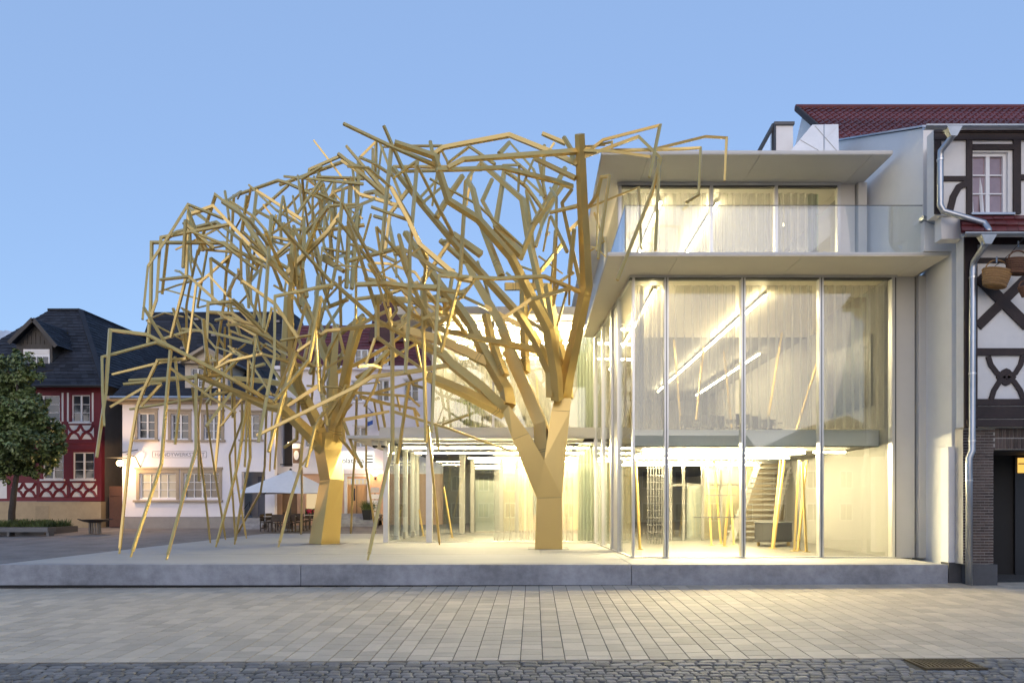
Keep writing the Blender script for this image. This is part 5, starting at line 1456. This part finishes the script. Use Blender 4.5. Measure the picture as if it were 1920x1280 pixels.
for k, (pts, w_) in enumerate((([(1757,243),(1757,402)],13), ([(1816,262),(1816,402)],11), ([(1905,262),(1905,402)],14), ([(1750,258),(2080,258)],12), ([(1750,246),(2080,246)],9), ([(1762,336),(1812,336)],9),
        ([(1778,402),(1786,370),(1796,352),(1812,344)],12), ([(1822,277),(1898,277)],10), ([(1912,334),(2080,334)],10),
        ([(1818,440),(1818,802)],24), ([(1808,452),(2080,452)],14), ([(1808,489),(2080,489)],9), ([(1832,520),(1925,612)],20), ([(1925,520),(1832,612)],17), ([(1808,660),(2080,660)],13), ([(1808,754),(2080,754)],12), ([(1808,773),(2080,773)],22), ([(1925,612),(1990,550)],17))):
    timber(pts, w_, proud=.03+.003*(k % 5)+.002*(k//5))
# curved braces meeting in a carved knot
for q in ([(1851,668),(1856,684),(1868,700),(1884,706)], [(1916,668),(1912,684),(1902,700),(1886,706)], [(1857,748),(1862,732),(1872,716),(1884,708)], [(1917,748),(1911,732),(1900,716),(1886,708)]): timber(q, 9, proud=.036)
m_ = MB(); c = P(1885, 707, U); m_.prism([c+Vector((math.cos(a_)*.2*(1+.12*math.cos(4*a_)), -.045, math.sin(a_)*.18*(1+.12*math.cos(4*a_)))) for a_ in [2*math.pi*k/16 for k in range(16)]], (0,.05,0)); m_.build('carved_knot', M_timber, old)
# window with one tilted leaf
fr = window(old, *uw, U, 2, 3, mat('pink_reflection_glass', (0.30,0.22,0.24), .08, spec=.9), .07, None, rec=.1, name='window')  # pink afterglow reflection is put into the glass colour
m_ = MB(); a, c = PX(1823,U), PX(1850,U); z0_, z1_ = PZ(398,U), PZ(297,U)
for (p_, q_) in ((Vector((a+.03,U+.06,z0_)), Vector((a+.03,U+.2,z1_))), (Vector((c-.06,U+.06,z0_)), Vector((c-.06,U+.2,z1_))), (Vector((a,U+.2,z1_)), Vector((c-.03,U+.2,z1_)))): m_.bar(p_, q_, .06, .05)
m_.build('tilted_leaf', M_wfr, fr)
part('sill', M_zinc, fr, (PX(1816,U), PX(1897,U), U-.12, U+.06, PZ(406,U), PZ(402,U)))
# ground floor of dark brick with stone base and a deep doorway
BY = OY+.02
b = MB(); b.wall(PX(1806,BY)+.0, PX(1863,BY), .55, PZ(800,BY), BY+.012, .3, []); b.build('brick_backing', M_mortar, old)
b = MB(); b.box(PX(1863,BY), PX(2080,BY), BY+.012, BY+.3, PZ(842,BY), PZ(800,BY)); b.build('brick_backing', M_mortar, old)
bw_, bh_, jt = .20, .066, .015
brick_me = {}
def brick(x0, x1, z0, z1, Y=BY):
    key = (round(x1-x0,3), round(z1-z0,3))
    if key not in brick_me:
        m_ = MB(); w_, h_ = key; m_.box(-w_/2, w_/2, -.0, .05, -h_/2, h_/2); me = bpy.data.meshes.new('brick'); me.from_pydata(m_.v, [], m_.f); me.materials.append(M_brick); brick_me[key] = me
    o = link('brick', brick_me[key], old, ((x0+x1)/2, Y-rnd.uniform(.0,.006), (z0+z1)/2)); o.rotation_euler.z = rnd.uniform(-.01,.01)
z = .56; row = 0
xL, xR = PX(1806,BY), PX(1863,BY)
while z < PZ(842,BY)-.01:
    x = xL; first = True
    while x < xR-.02:
        w_ = bw_*(.5 if first and row % 2 else 1); first = False
        x2 = min(x+w_, xR); 
        if x2-x > .04: brick(x+jt/2, x2-jt/2, z+jt/2, z+bh_-jt/2)
        x = x2
    z += bh_; row += 1
zz = z
while zz < PZ(803,BY)-.04:
    x = xL-(.1 if row % 2 else 0); row += 1
    while x < PX(1866,BY)-.05:
        brick(max(x, xL)+jt/2, min(x+bw_, PX(1866,BY))-jt/2, zz+jt/2, zz+bh_-jt/2); x += bw_
    zz += bh_
x = PX(1866,BY)
while x < PX(1935,BY):      # soldier course over the doorway
    brick(x+jt/2, x+.085-jt/2, PZ(841,BY), PZ(822,BY)); brick(x+jt/2, x+.085-jt/2, PZ(820,BY), PZ(803,BY)); x += .085
part('stone_base', M_dkgrey, old, (PX(1818,OY), PX(1867,OY), OY-.06, OY+.3, -.05, .545))
part('door_jamb', M_brick, old, (PX(1863,BY)+.002, PX(1863,BY)+.1, BY+.3, BY+1.2, .55, PZ(842,BY)))
part('jamb_base', M_dkgrey, old, (PX(1863,BY)+.1, PX(1863,BY)+.3, BY+.7, BY+1.2, 0, .5))
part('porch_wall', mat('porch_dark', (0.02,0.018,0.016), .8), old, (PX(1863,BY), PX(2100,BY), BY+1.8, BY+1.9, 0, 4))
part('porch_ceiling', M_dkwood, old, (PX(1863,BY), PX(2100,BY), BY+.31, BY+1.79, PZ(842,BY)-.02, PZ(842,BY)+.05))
part('lit_pane', emit('amber_pane', (1, .55, .12), .5), old, (PX(1909,BY+1.7), PX(1925,BY+1.7), BY+1.70, BY+1.72, PZ(886,BY+1.7), PZ(858,BY+1.7)))
part('glazing_bar', M_black, old, (PX(1909,BY+1.7), PX(1925,BY+1.7), BY+1.68, BY+1.695, PZ(870,BY+1.7), PZ(868,BY+1.7)))
part('door_leaf', M_black, old, (PX(1905,BY+1.7), PX(1990,BY+1.7), BY+1.73, BY+1.78, .1, PZ(855,BY+1.7)))
part('eave_beam', M_timber, old, (PX(1808,U), PX(2080,U), U-.12, U, PZ(800,U), PZ(787,U)))
# skirt roof between the storeys, with its gutter
courses(old, P(1802,436,U-.62), P(2100,436,U-.62), P(2100,404,U-.02), P(1800,404,U-.02), 3, M_tile, .24, 'tile_course', .05, 21)
def pantiles(parent, el, er, rr, rl, n, tw, m, seed):
    el, er, rr, rl = map(Vector, (el, er, rr, rl)); nor = (er-el).cross(rl-el).normalized()
    if nor.z < 0: nor = -nor
    for k in range(n):
        t0, t1 = k/n, (k+1.1)/n; a0, c0, a1, c1 = el.lerp(rl,t0), er.lerp(rr,t0), el.lerp(rl,t1), er.lerp(rr,t1)
        cnt = int((c0-a0).length/tw)*6; b = MB()
        for i in range(cnt+1):
            u = i/cnt; h = (.5+.5*math.sin(2*math.pi*i/6))*.055
            b.v += [a0.lerp(c0,u)+nor*(h+.045), a0.lerp(c0,u)+nor*(h+.01), a1.lerp(c1,u)+nor*(h+.0)]
        for i in range(cnt):
            q = i*3; b.f += [(q, q+3, q+5, q+2), (q+1, q+4, q+3, q)]
        b.build('tile_course', m, parent)
# main roof: steep part rising behind, ridge far back
rY, rZ = 27.0, PZ(203.5, 27.0); xv = PX(1494, 27.0)
fZ = rZ-.93*(rY-21)
pantiles(old, (xv, 21, fZ), (26, 21, fZ), (26, rY, rZ), (xv, rY, rZ), 24, .27, M_tile, 1)
b = MB(); b.prism([(xv+.25,21,fZ-.15),(xv+.25,rY,rZ-.15),(xv+.25,rY+5,fZ),(xv+.25,21,9)], (.2,0,0)); b.build('gable_wall', M_white, old)
b = MB(); sweep(b, [Vector((xv-.02,20.9,fZ)), Vector((xv-.02,rY,rZ))], [.08,.08], 2.5); b.build('verge_board', M_timber, old)
b = MB(); b.tube([(xv-.05,rY,rZ+.02),(26,rY,rZ+.02)], .13, 8); b.build('ridge_cap', M_tile, old)
ez_ = PZ(238,15.5); sl_ = (fZ-.02-ez_)/5.5; b = MB(); b.poly([(9.4,15.5,ez_),(22,15.5,ez_),(22,21,fZ-.02),(10.35,21,fZ-.02),(9.98,17.2,ez_+sl_*1.7)]); b.build('eave_slope', M_tile, old)
# gutters and the long zinc downpipe
def half_gutter(p0, p1, r_, parent):
    b = MB(); p0, p1 = Vector(p0), Vector(p1); n = 8
    for p_ in (p0, p1):
        for k in range(n+1):
            an = math.pi*k/n; b.v.append(p_+Vector((0, -math.cos(an)*r_, -math.sin(an)*r_)))
        for k in range(n, -1, -1):
            an = math.pi*k/n; b.v.append(p_+Vector((0, -math.cos(an)*(r_-.008), -math.sin(an)*(r_-.008))))
    N = 2*(n+1)
    for k in range(N): b.f.append((k, (k+1) % N, N+(k+1) % N, N+k))
    b.f.append(tuple(range(N))); b.f.append(tuple(range(2*N-1, N-1, -1)))
    return b.build('gutter', M_zinc, parent)
half_gutter(P(1733,236,U-.45), P(2100,236,U-.45), .085, old)
half_gutter(P(1806,437,U-.65), P(2100,437,U-.65), .085, old)
dp = thing('zinc_downpipe', 'bent zinc downpipe running down the corner of the timbered house', 'drainpipe', P(1820, 1095, OY-.2))
Yp = U-.16
b = MB(); b.tube([P(1787,246,U-.45), P(1784,258,U-.42), P(1764,283,Yp), P(1763,300,Yp), P(1763,385,Yp), P(1769,396,Yp), P(1845,418,U-.5), P(1853,430,U-.55), P(1853,436,U-.6)], .068, 12); b.build('upper_pipe', M_zinc, dp, smooth=True)
b = MB(); b.tube([P(1846,448,U-.65), P(1845,462,U-.6), P(1826,490,Yp), P(1824,505,Yp), P(1823,700,Yp), P(1823,845,Yp), P(1817,858,Yp), P(1817,900,Yp), P(1817,1096,Yp)], .07, 12); b.build('lower_pipe', M_zinc, dp, smooth=True)
for (x, y, Y_) in ((1786,240,U-.45), (1850,442,U-.65)):
    b = MB(); c = P(x, y, Y_); b.v = [c+Vector(q) for q in ((-.17,-.09,0),(.17,-.09,0),(.17,.09,0),(-.17,.09,0),(-.07,-.06,-.2),(.07,-.06,-.2),(.07,.06,-.2),(-.07,.06,-.2))]; b.f = [(0,1,2,3),(4,5,1,0),(5,6,2,1),(6,7,3,2),(7,4,0,3),(7,6,5,4)]; b.build('hopper', M_zinc, dp)
for (x, y) in ((1763,300),(1824,520),(1823,700),(1823,826),(1817,900)):
    b = MB(); c = P(x, y, Yp); b.lathe(c+Vector((0,0,-.02)), [(.078,0),(.078,.04)], 12); b.build('pipe_clip', M_alu, dp)

# ---- row of houses across the street, behind the viewer: they stand in the glass as reflections and shade the square
def across(x0, x1, eave, ridge, wall_c, lab, gable, k):
    Yf, Yb = -19.0-.4*k, -30.0
    eave -= 1.2; ridge -= 1.8
    h = thing('house_across_street', lab, 'house', ((x0+x1)/2, Yf, 0), 'houses across the street')
    wm = mat('across_render_%d' % k, wall_c, .85, var=.06, scale=2)
    b = MB(); b.box(x0, x1, Yb, Yf, -1.2, eave); b.build('wall', wm, h)
    b = MB()
    if gable:
        xm = (x0+x1)/2; b.prism([(x0-.3,Yf+.3,eave),(x1+.3,Yf+.3,eave),(xm,Yf+.3,ridge)], (0,Yb-Yf-.3,0))
    else:
        b.v = [Vector(q) for q in ((x0-.2,Yf+.5,eave),(x1+.2,Yf+.5,eave),(x1+.2,Yb,eave),(x0-.2,Yb,eave),(x0-.2,(Yf+Yb)/2,ridge),(x1+.2,(Yf+Yb)/2,ridge))]
        b.f = [(0,1,5,4),(2,3,4,5),(1,2,5),(3,0,4),(3,2,1,0)]
    b.build('roof', M_slate if k % 2 else M_tile, h)
    n = max(2, int((x1-x0)/2.4)); st = 2 if eave < 7 else 3
    for i in range(n):
        for j in range(st):
            xc = x0+(x1-x0)*(i+.5)/n; zc = 1.2+j*2.7
            w = part('window', M_wfr, h, (xc-.55, xc+.55, Yf, Yf+.05, zc-.75, zc+.75))
            part('pane', M_pane, w, (xc-.46, xc-.03, Yf+.05, Yf+.056, zc-.66, zc+.66), (xc+.03, xc+.46, Yf+.05, Yf+.056, zc-.66, zc+.66))
for k, q in enumerate(((-34,-22,6.5,10,(.5,.46,.4),'cream house with long slate roof across the street, seen only in the glass',False),(-21.8,-12,7.5,11.5,(.55,.5,.45),'pale gabled house across the street, seen only in the glass',True),(-11.8,-1,6.2,9.5,(.45,.38,.3),'ochre long house across the street, seen only in the glass',False),(-.8,8,7.2,12,(.6,.56,.5),'white gabled house across the street, seen only in the glass',True),(8.2,19,6.4,9.8,(.5,.42,.36),'rose long house across the street, seen only in the glass',False),(19.2,33,7,11,(.5,.48,.45),'grey gabled house across the street, seen only in the glass',True))):
    across(*q, k)
# ------------------------------------------------------------------ lamps on the old houses
def bulb(c, r_, watts, parent, col=(1.0, .62, .28)):
    """lit lamp: glowing globe with its own light"""
    b = MB(); b.lathe(c, [(.002,-r_),(r_*.7,-r_*.7),(r_,0),(r_*.7,r_*.7),(.002,r_)], 12); b.build('globe', emit('lamp_globe', col, 14), parent, smooth=True)
    ld = bpy.data.lights.new('lamp_light', 'POINT'); ld.energy = watts; ld.color = col; ld.shadow_soft_size = .1
    o = link('lamp_light', ld, parent, Vector(c)+Vector((0, -r_*3.5, -.1)))
sl = thing('street_lantern', 'lit lantern on an iron arm at the corner of the white house', 'lamp', P(228, 868, 36.4))
c = P(225, 868, 36.4)
bulb(c, .17, 110, sl)
b = MB(); b.box(c.x-.55, c.x+.35, c.y-.3, c.y+.3, c.z+.27, c.z+.30); b.build('shade', M_black, sl)
b = MB(); b.tube([c+Vector((.3,.1,.5)), c+Vector((.7,.2,.35)), c+Vector((.75,.6,-.2))], .03, 6); b.tube([c+Vector((0,0,.3)), c+Vector((0,0,.55)), c+Vector((.72,.4,.75))], .025, 6); b.build('arm', M_black, sl)
wl_ = thing('wall_lamp', 'round lit wall lamp beside the oak cafe door', 'lamp', P(703, 888, 38.8))
c = P(703, 887, 38.75); bulb(c, .16, 20, wl_, (1, .6, .3))
b = MB(); b.lathe(c+Vector((0,.1,-.35)), [(.04,0),(.08,.05),(.06,.2)], 10); b.build('bracket', M_black, wl_)
hs = thing('hanging_shop_sign', 'ornate hanging shop sign with small spotlight beside the cafe', 'sign', P(555, 850, 37.5))
c = P(541.5, 831, 37.3); bulb(c, .07, 14, hs, (1, .7, .35))
b = MB(); b.fb(549,836,562,868,37.5,.0,.05); b.build('board', mat('brown_sign_board', (0.16,0.09,0.05), .6), hs)
b = MB(); b.fb(549,832,563,840,37.45,.02,.03); b.build('head_board', M_infill, hs)
b = MB(); b.lathe(P(555,854,37.46), [(.002,0)]*2, 6); b = MB()
k0 = P(555.5,853,37.46); b.prism([k0+Vector((math.cos(a_)*.14, 0, math.sin(a_)*.26)) for a_ in [2*math.pi*k/14 for k in range(14)]], (0,.02,0)); b.build('oval_emblem', M_infill, hs)
b = MB(); b.tube([P(548,830,38.6), P(556,828,37.5), P(565,831,37.4)], .025, 6); b.tube([P(541.5,829,37.3), P(548,827,37.5)], .015, 6); b.build('iron_arm', M_black, hs)
mb = thing('menu_board', 'menu board on a stand beside the oak cafe door', 'sign', P(703, 985, 38.2))
b = MB(); b.fb(695,913,711,923,38.3,0,.04); b.build('header', mat('menu_grey', (0.5,0.48,0.46), .6), mb)
for k in range(4):
    b = MB(); b.fb(695,926+k*11,711,935+k*11,38.3,0,.03); b.build('sheet', M_infill, mb)
b = MB(); b.tube([P(703,924,38.35), P(703,980,38.35)], .03, 6); b.build('post', M_black, mb)
pp = thing('potted_bush', 'small bush in a black pot on the cafe steps', 'plant', P(689.5, 975, 38))
c = P(689.5, 974, 38.0)
b = MB(); b.v = [c+Vector(q) for q in ((-.2,-.2,0),(.2,-.2,0),(.2,.2,0),(-.2,.2,0),(-.27,-.27,.55),(.27,-.27,.55),(.27,.27,.55),(-.27,.27,.55))]; b.f = [(0,1,5,4),(1,2,6,5),(2,3,7,6),(3,0,4,7),(4,5,6,7)]; b.build('pot', M_black, pp)
M_leaf = mat('linden_leaf', (0.13, 0.17, 0.055), 0.45, var=0.3, scale=3, piece=0.35)
M_grass = mat('bed_foliage', (0.07, 0.10, 0.025), 0.6, var=0.3, scale=10, piece=0.3)
r_ = random.Random(4); b = MB()
for k in range(260):
    q = c+Vector((r_.gauss(0,.12), r_.gauss(0,.12), .55)); t = Vector((r_.gauss(0,.25), r_.gauss(0,.25), r_.uniform(.25,.55))); s_ = Vector((.012,0,0)); b.quad(q-s_, q+s_, q+t+s_*.2, q+t-s_*.2)
b.build('foliage', M_grass, pp)
fbx = thing('flower_box', 'low flower box with pink geraniums under the lit cafe window', 'planter', P(586, 968, 37.9))
b = MB(); b.fb(572,962,600,972,37.9,0,.35); b.build('box', M_dkwood, fbx)
b = MB(); r_ = random.Random(8)
for k in range(500):
    q = P(r_.uniform(573,599), r_.uniform(954,963), 37.9+r_.uniform(0,.35)); d = Vector((r_.gauss(0,1), r_.gauss(0,1), r_.gauss(0,1))).normalized()*.06; e = d.orthogonal().normalized()*.05; b.quad(q-d, q+e, q+d, q-e)
b.build('foliage', M_grass, fbx)
b = MB()
for k in range(90):
    q = P(r_.choice((r_.uniform(575,584), r_.uniform(588,597))), r_.uniform(955,962), 37.85+r_.uniform(-.05,.1)); d = Vector((r_.gauss(0,1), r_.gauss(0,1), r_.gauss(0,1))).normalized()*.05; e = d.orthogonal().normalized()*.05; b.quad(q-d, q+e, q+d, q-e)
b.build('blossom', mat('geranium', (0.6, 0.04, 0.10), .6, piece=.2), fbx)

# ------------------------------------------------------------------ cafe terrace
AY = 34.5
um = thing('white_parasol', 'large white square parasol over the cafe tables', 'parasol', (PX(540,AY), AY, gz(PX(540,AY),AY)))
ap = P(545, 880, AY); M_canvas = mat('white_canvas', (0.74, 0.74, 0.76), .9, var=.05, scale=6)
hw2 = 1.85; ez = PZ(925, AY-1.4)
cor = [Vector((ap.x+sx_*hw2*a_ - b_*.0, AY+sy_*hw2, ez)) for sx_, sy_, a_, b_ in ((-1,-1,1.15,0),(1,-1,.62,0),(1,1,1.1,0),(-1,1,1.15,0))]
b = MB()
for k in range(4):
    p_, q_ = cor[k], cor[(k+1) % 4]
    for i in range(6):
        u0, u1 = i/6, (i+1)/6
        e0_, e1_ = p_.lerp(q_, u0), p_.lerp(q_, u1)
        e0_.z += .05*math.sin(math.pi*u0); e1_.z += .05*math.sin(math.pi*u1)
        b.v += [ap, e0_, e1_]; n = len(b.v); b.f.append((n-3, n-2, n-1))
b.build('canopy', M_canvas, um)
b = MB(); b.tube([(ap.x,AY,gz(ap.x,AY)), (ap.x,AY,ap.z-.02)], .035, 8); b.build('pole', M_dkwood, um)
b = MB(); b.lathe(ap+Vector((0,0,-.03)), [(.07,0),(.07,.05),(.02,.09)], 8); b.build('finial', M_black, um)
for q_ in cor:
    b = MB(); b.tube([ap+Vector((0,0,-.08)), q_+Vector((0,0,-.03))], .015, 5); b.build('rib', M_dkwood, um)
b = MB(); b.box(ap.x-.35, ap.x+.35, AY-.35, AY+.35, gz(ap.x,AY)-.01, gz(ap.x,AY)+.07); b.build('foot', M_conc, um)
M_wicker = mat('dark_wicker', (0.07, 0.05, 0.038), .7, var=.2, scale=30)
M_ttop = mat('table_top_grey', (0.45, 0.43, 0.42), .4)
for k, (px, Y) in enumerate(((528, 34.2), (562, 35.4))):
    c = Vector((PX(px,Y), Y, gz(PX(px,Y),Y)))
    t = thing('cafe_table', ('near left' if k == 0 else 'far right')+' cafe table under the white parasol', 'table', c, 'cafe tables')
    b = MB(); b.box(c.x-.75, c.x+.75, Y-.4, Y+.4, c.z+.72, c.z+.75); b.build('table_top', M_ttop, t)
    for sx_ in (-1, 1):
        b = MB(); b.box(c.x+sx_*.5-.035, c.x+sx_*.5+.035, Y-.035, Y+.035, c.z, c.z+.72); b.build('leg', M_dkwood, t)
for k, (px, Y, r_) in enumerate(((499,34.1,1.5),(510,34.9,1.2),(521,33.5,3.1),(537,33.4,3.2),(551,33.6,2.9),(546,34.9,.2),(573,35.2,-1.4),(565,34.4,3.0),(580,36.0,-1.3),(536,36,0.1))):
    chair('cafe_chair', wd[k]+' dark wicker cafe chair counted from the left pillar side', 'cafe chairs', (PX(px,Y), Y, gz(PX(px,Y),Y)), r_, 1.0, M_wicker)
for k, (px, Y) in enumerate(((724-8, 36.0), (716, 37.0))):
    chair('cafe_chair', ('near' if k == 0 else 'far')+' dark cafe chair beside the pavilion corner post', 'cafe chairs', (PX(px,Y), Y, gz(PX(px,Y),Y)), 1.8, 1.0, M_wicker)

# ------------------------------------------------------------------ linden tree in its bed, steel bench, fire bowl
LY = 33.8
lb = Vector((PX(22, LY), LY, gz(PX(22,LY),LY)))
lt = thing('linden_tree', 'leafy green linden tree in front of the red house', 'tree', lb)
M_bark = mat('bark', (0.055, 0.045, 0.038), .9, var=.3, scale=12, bump=.5)
tp = [lb, P(22,960,LY), P(26,925,LY), P(31,890,LY), P(38,840,LY), P(34,760,LY), P(32,700,LY)]
b = MB(); b.tube(tp, .17, 9, .05); b.build('trunk', M_bark, lt, smooth=True)
r_ = random.Random(12)
tips = []
for k in range(26):
    s0 = tp[3].lerp(tp[6], r_.random()); an = r_.uniform(0, 2*math.pi); e = s0+Vector((math.cos(an)*r_.uniform(.8,2.0), math.sin(an)*r_.uniform(.6,1.7), r_.uniform(.1,1.0)))
    b = MB(); b.tube([s0, s0.lerp(e,.5)+Vector((0,0,.12)), e], .05, 5, .012); b.build('limb', M_bark, lt); tips.append(e)
# crown as clumps of leaves: (pixel x, pixel y, radius px, depth offset)
cl = [(30,690,38,0),(58,700,22,-.4),(14,720,36,.5),(56,742,26,.2),(-20,700,40,.6),(30,782,44,-.8),(70,792,36,-.3),(95,815,28,.2),(60,830,42,-1.0),(15,832,42,-.9),(100,842,22,-.2),(112,838,16,.1),(40,868,36,-.4),(88,872,22,.4),(-30,800,55,0),(-25,860,40,-.3),(8,885,22,-.2),(62,886,14,0),(35,740,34,.9),(70,845,34,1.0),(20,850,40,1.2),(76,680,10,0),(34,662,14,0),(80,760,16,.5),(2,780,30,-1.1),(105,815,16,.6)]
b = MB()
for (x, y, rp, dy) in cl:
    rr = rp*LY/F; c = P(x, y, LY+dy); cnt = int(rp*rp*.9)
    subs = [c+Vector((r_.gauss(0,1), r_.gauss(0,1), r_.gauss(0,1))).normalized()*rr*r_.uniform(.35,.85) for _ in range(max(5, int(rp*.55)))]
    for q in range(cnt):
        s_ = r_.choice(subs); d = Vector((r_.gauss(0,1), r_.gauss(0,1), r_.gauss(0,1))).normalized()
        p_ = s_+d*rr*.30*r_.random()**.33
        n_ = (d*.7+Vector((r_.gauss(0,.5), r_.gauss(0,.5)-.15, .55+r_.gauss(0,.5)))).normalized(); t_ = n_.orthogonal().normalized(); t_ = (Matrix.Rotation(r_.uniform(0,6.28), 3, n_) @ t_); u_ = n_.cross(t_)
        L_ = r_.uniform(.07,.12)
        b.quad(p_-t_*L_, p_+u_*L_*.62+n_*.012, p_+t_*L_, p_-u_*L_*.62+n_*.012)
b.build('crown', M_leaf, lt)
bed = thing('planting_bed', 'raised planting bed with ground cover round the linden tree', 'planter', (PX(20,33), 33, gz(PX(20,33),33)))
z0_ = gz(PX(20,33),33)
b = MB(); b.box(PX(-90,32.6), PX(83,32.6), 32.6, 32.75, z0_-.1, z0_+.34); b.box(PX(83,32.6)-.15, PX(83,32.6), 32.76, 35, z0_-.1, z0_+.34); b.build('edging', M_dkalu, bed)
b = MB(); b.box(PX(-90,32.6), PX(83,32.6)-.16, 32.76, 35, z0_-.1, z0_+.24); b.build('soil', M_joint, bed)
b = MB()
for k in range(5000):
    q = Vector((r_.uniform(PX(-30,32.8), PX(81,32.8)), r_.uniform(32.8,34.8), z0_+.24)); h = r_.uniform(.1,.42)*(.6+.6*math.sin(q.x*3)**2); t_ = Vector((r_.gauss(0,.1), r_.gauss(0,.1), h)); e = Vector((r_.uniform(-1,1), r_.uniform(-1,1), 0)).normalized()*.03; b.quad(q-e, q+e, q+t_+e*.3, q+t_-e*.3)
tag(b.build('ground_cover', M_grass, bed), kind='stuff')
be = thing('steel_bench', 'long grey steel bench along the planting bed at far left', 'bench', (PX(40,32), 32, gz(PX(40,32),32)))
M_bench = mat('bench_steel', (0.14, 0.145, 0.155), .45, .5)
zb = gz(PX(40,32),32)
b = MB(); b.box(PX(-100,32), PX(95,32), 31.8, 32.35, PZ(993,32)-.09, PZ(988,32)); b.build('seat', M_bench, be)
for x in (18, 92, -60):
    b = MB(); b.box(PX(x,32)-.06, PX(x,32)+.06, 31.9, 32.25, zb-.02, PZ(993,32)-.09); b.build('leg', M_bench, be)
bw2 = thing('fire_bowl', 'wide shallow iron bowl on a slatted drum near the red house', 'fire bowl', (PX(178,33), 33, gz(PX(178,33),33)))
c = Vector((PX(178,33), 33, gz(PX(178,33),33))); top = PZ(973,33)-c.z
b = MB(); b.lathe(c, [(.2,top-.16),(.45,top-.12),(.68,top-.02),(.72,top),(.66,top-.005),(.4,top-.07),(.02,top-.1)], 24); b.build('bowl', M_black, bw2, smooth=True)
for k in range(12):
    an = 2*math.pi*k/12; b = MB(); q = c+Vector((math.cos(an)*.22, math.sin(an)*.22, 0)); b.bar(q, q+Vector((0,0,top-.14)), .075, .03, roll=an); b.build('slat', mat('weathered_slat', (0.22,0.20,0.18), .8, var=.2), bw2)
for sx_ in (-1, 1):
    b = MB(); b.tube([c+Vector((sx_*.68,0,top-.01)), c+Vector((sx_*.84,0,top+.01))], .025, 6); b.build('handle', M_black, bw2)

# ------------------------------------------------------------------ wicker baskets hung on a line at the timbered house
ln = thing('basket_line', 'thin line strung across the timbered front carrying wicker baskets', 'line', P(1870, 490, 15.3))
b = MB(); b.tube([P(1862,502,15.4), P(1895,475,15.2), P(1925,440,15.0), P(1990,395,14.8)], .008, 5); b.build('cord', M_black, ln)
for k, (x, y) in enumerate(((1869,487),(1909.5,458))):
    b = MB(); b.bar(P(x,y-6,15.2), P(x,y+6,15.2), .03, .02); b.build('clip', M_zinc, ln)
M_wick = mat('golden_wicker', (0.33, 0.19, 0.075), .7, var=.25, scale=40, bump=.6, bscale=70, piece=.1)
M_wickd = mat('brown_wicker', (0.13, 0.06, 0.03), .7, var=.25, scale=40, bump=.6, bscale=70, piece=.1)
for k, (x, y, w_, h_, tilt, mm, lb_) in enumerate(((1867,522,50,27,.18,M_wick,'golden wicker basket with hoop handle, lowest on the line'),(1908,500,42,24,.10,M_wickd,'dark brown wicker basket hanging above the golden one'),(1924,545,24,18,-.3,M_wickd,'small brown basket cut off by the right picture edge'))):
    Y = 15.25-.1*k; c = P(x, y, Y); s_ = Y/F
    t = thing('wicker_basket', lb_, 'basket', c, 'wicker baskets on the line')
    Rm = Matrix.Rotation(tilt, 3, 'Y')
    hw3, hh = w_*s_/2, h_*s_/2
    n = 22; rows = 7
    for j in range(rows):
        f0 = .78+.22*j/(rows-1); z_ = -hh+2*hh*j/(rows-1)
        b = MB(); pts = [c+Rm @ Vector((math.cos(2*math.pi*i/n)*hw3*f0, math.sin(2*math.pi*i/n)*hw3*.62*f0, z_)) for i in range(n+1)]
        b.tube(pts, hh/(rows-1)*1.05, 6); b.build('woven_band', mm, t)
    for i in range(n):
        an = 2*math.pi*i/n; p0 = c+Rm @ Vector((math.cos(an)*hw3*.8, math.sin(an)*hw3*.5, -hh)); p1 = c+Rm @ Vector((math.cos(an)*hw3*1.02, math.sin(an)*hw3*.64, hh*1.05))
        b = MB(); b.tube([p0, p1], .014, 5); b.build('stake', mm, t)
    b = MB(); b.prism([c+Rm @ Vector((math.cos(2*math.pi*i/n)*hw3*.76, math.sin(2*math.pi*i/n)*hw3*.47, -hh)) for i in range(n)], (0,0,.02)); b.build('bottom', mm, t)
    b = MB(); b.tube([c+Rm @ Vector((math.cos(math.pi*i/10)*hw3*.9, 0, hh+math.sin(math.pi*i/10)*hw3*.85)) for i in range(11)], .016, 6); b.build('handle', mm, t)
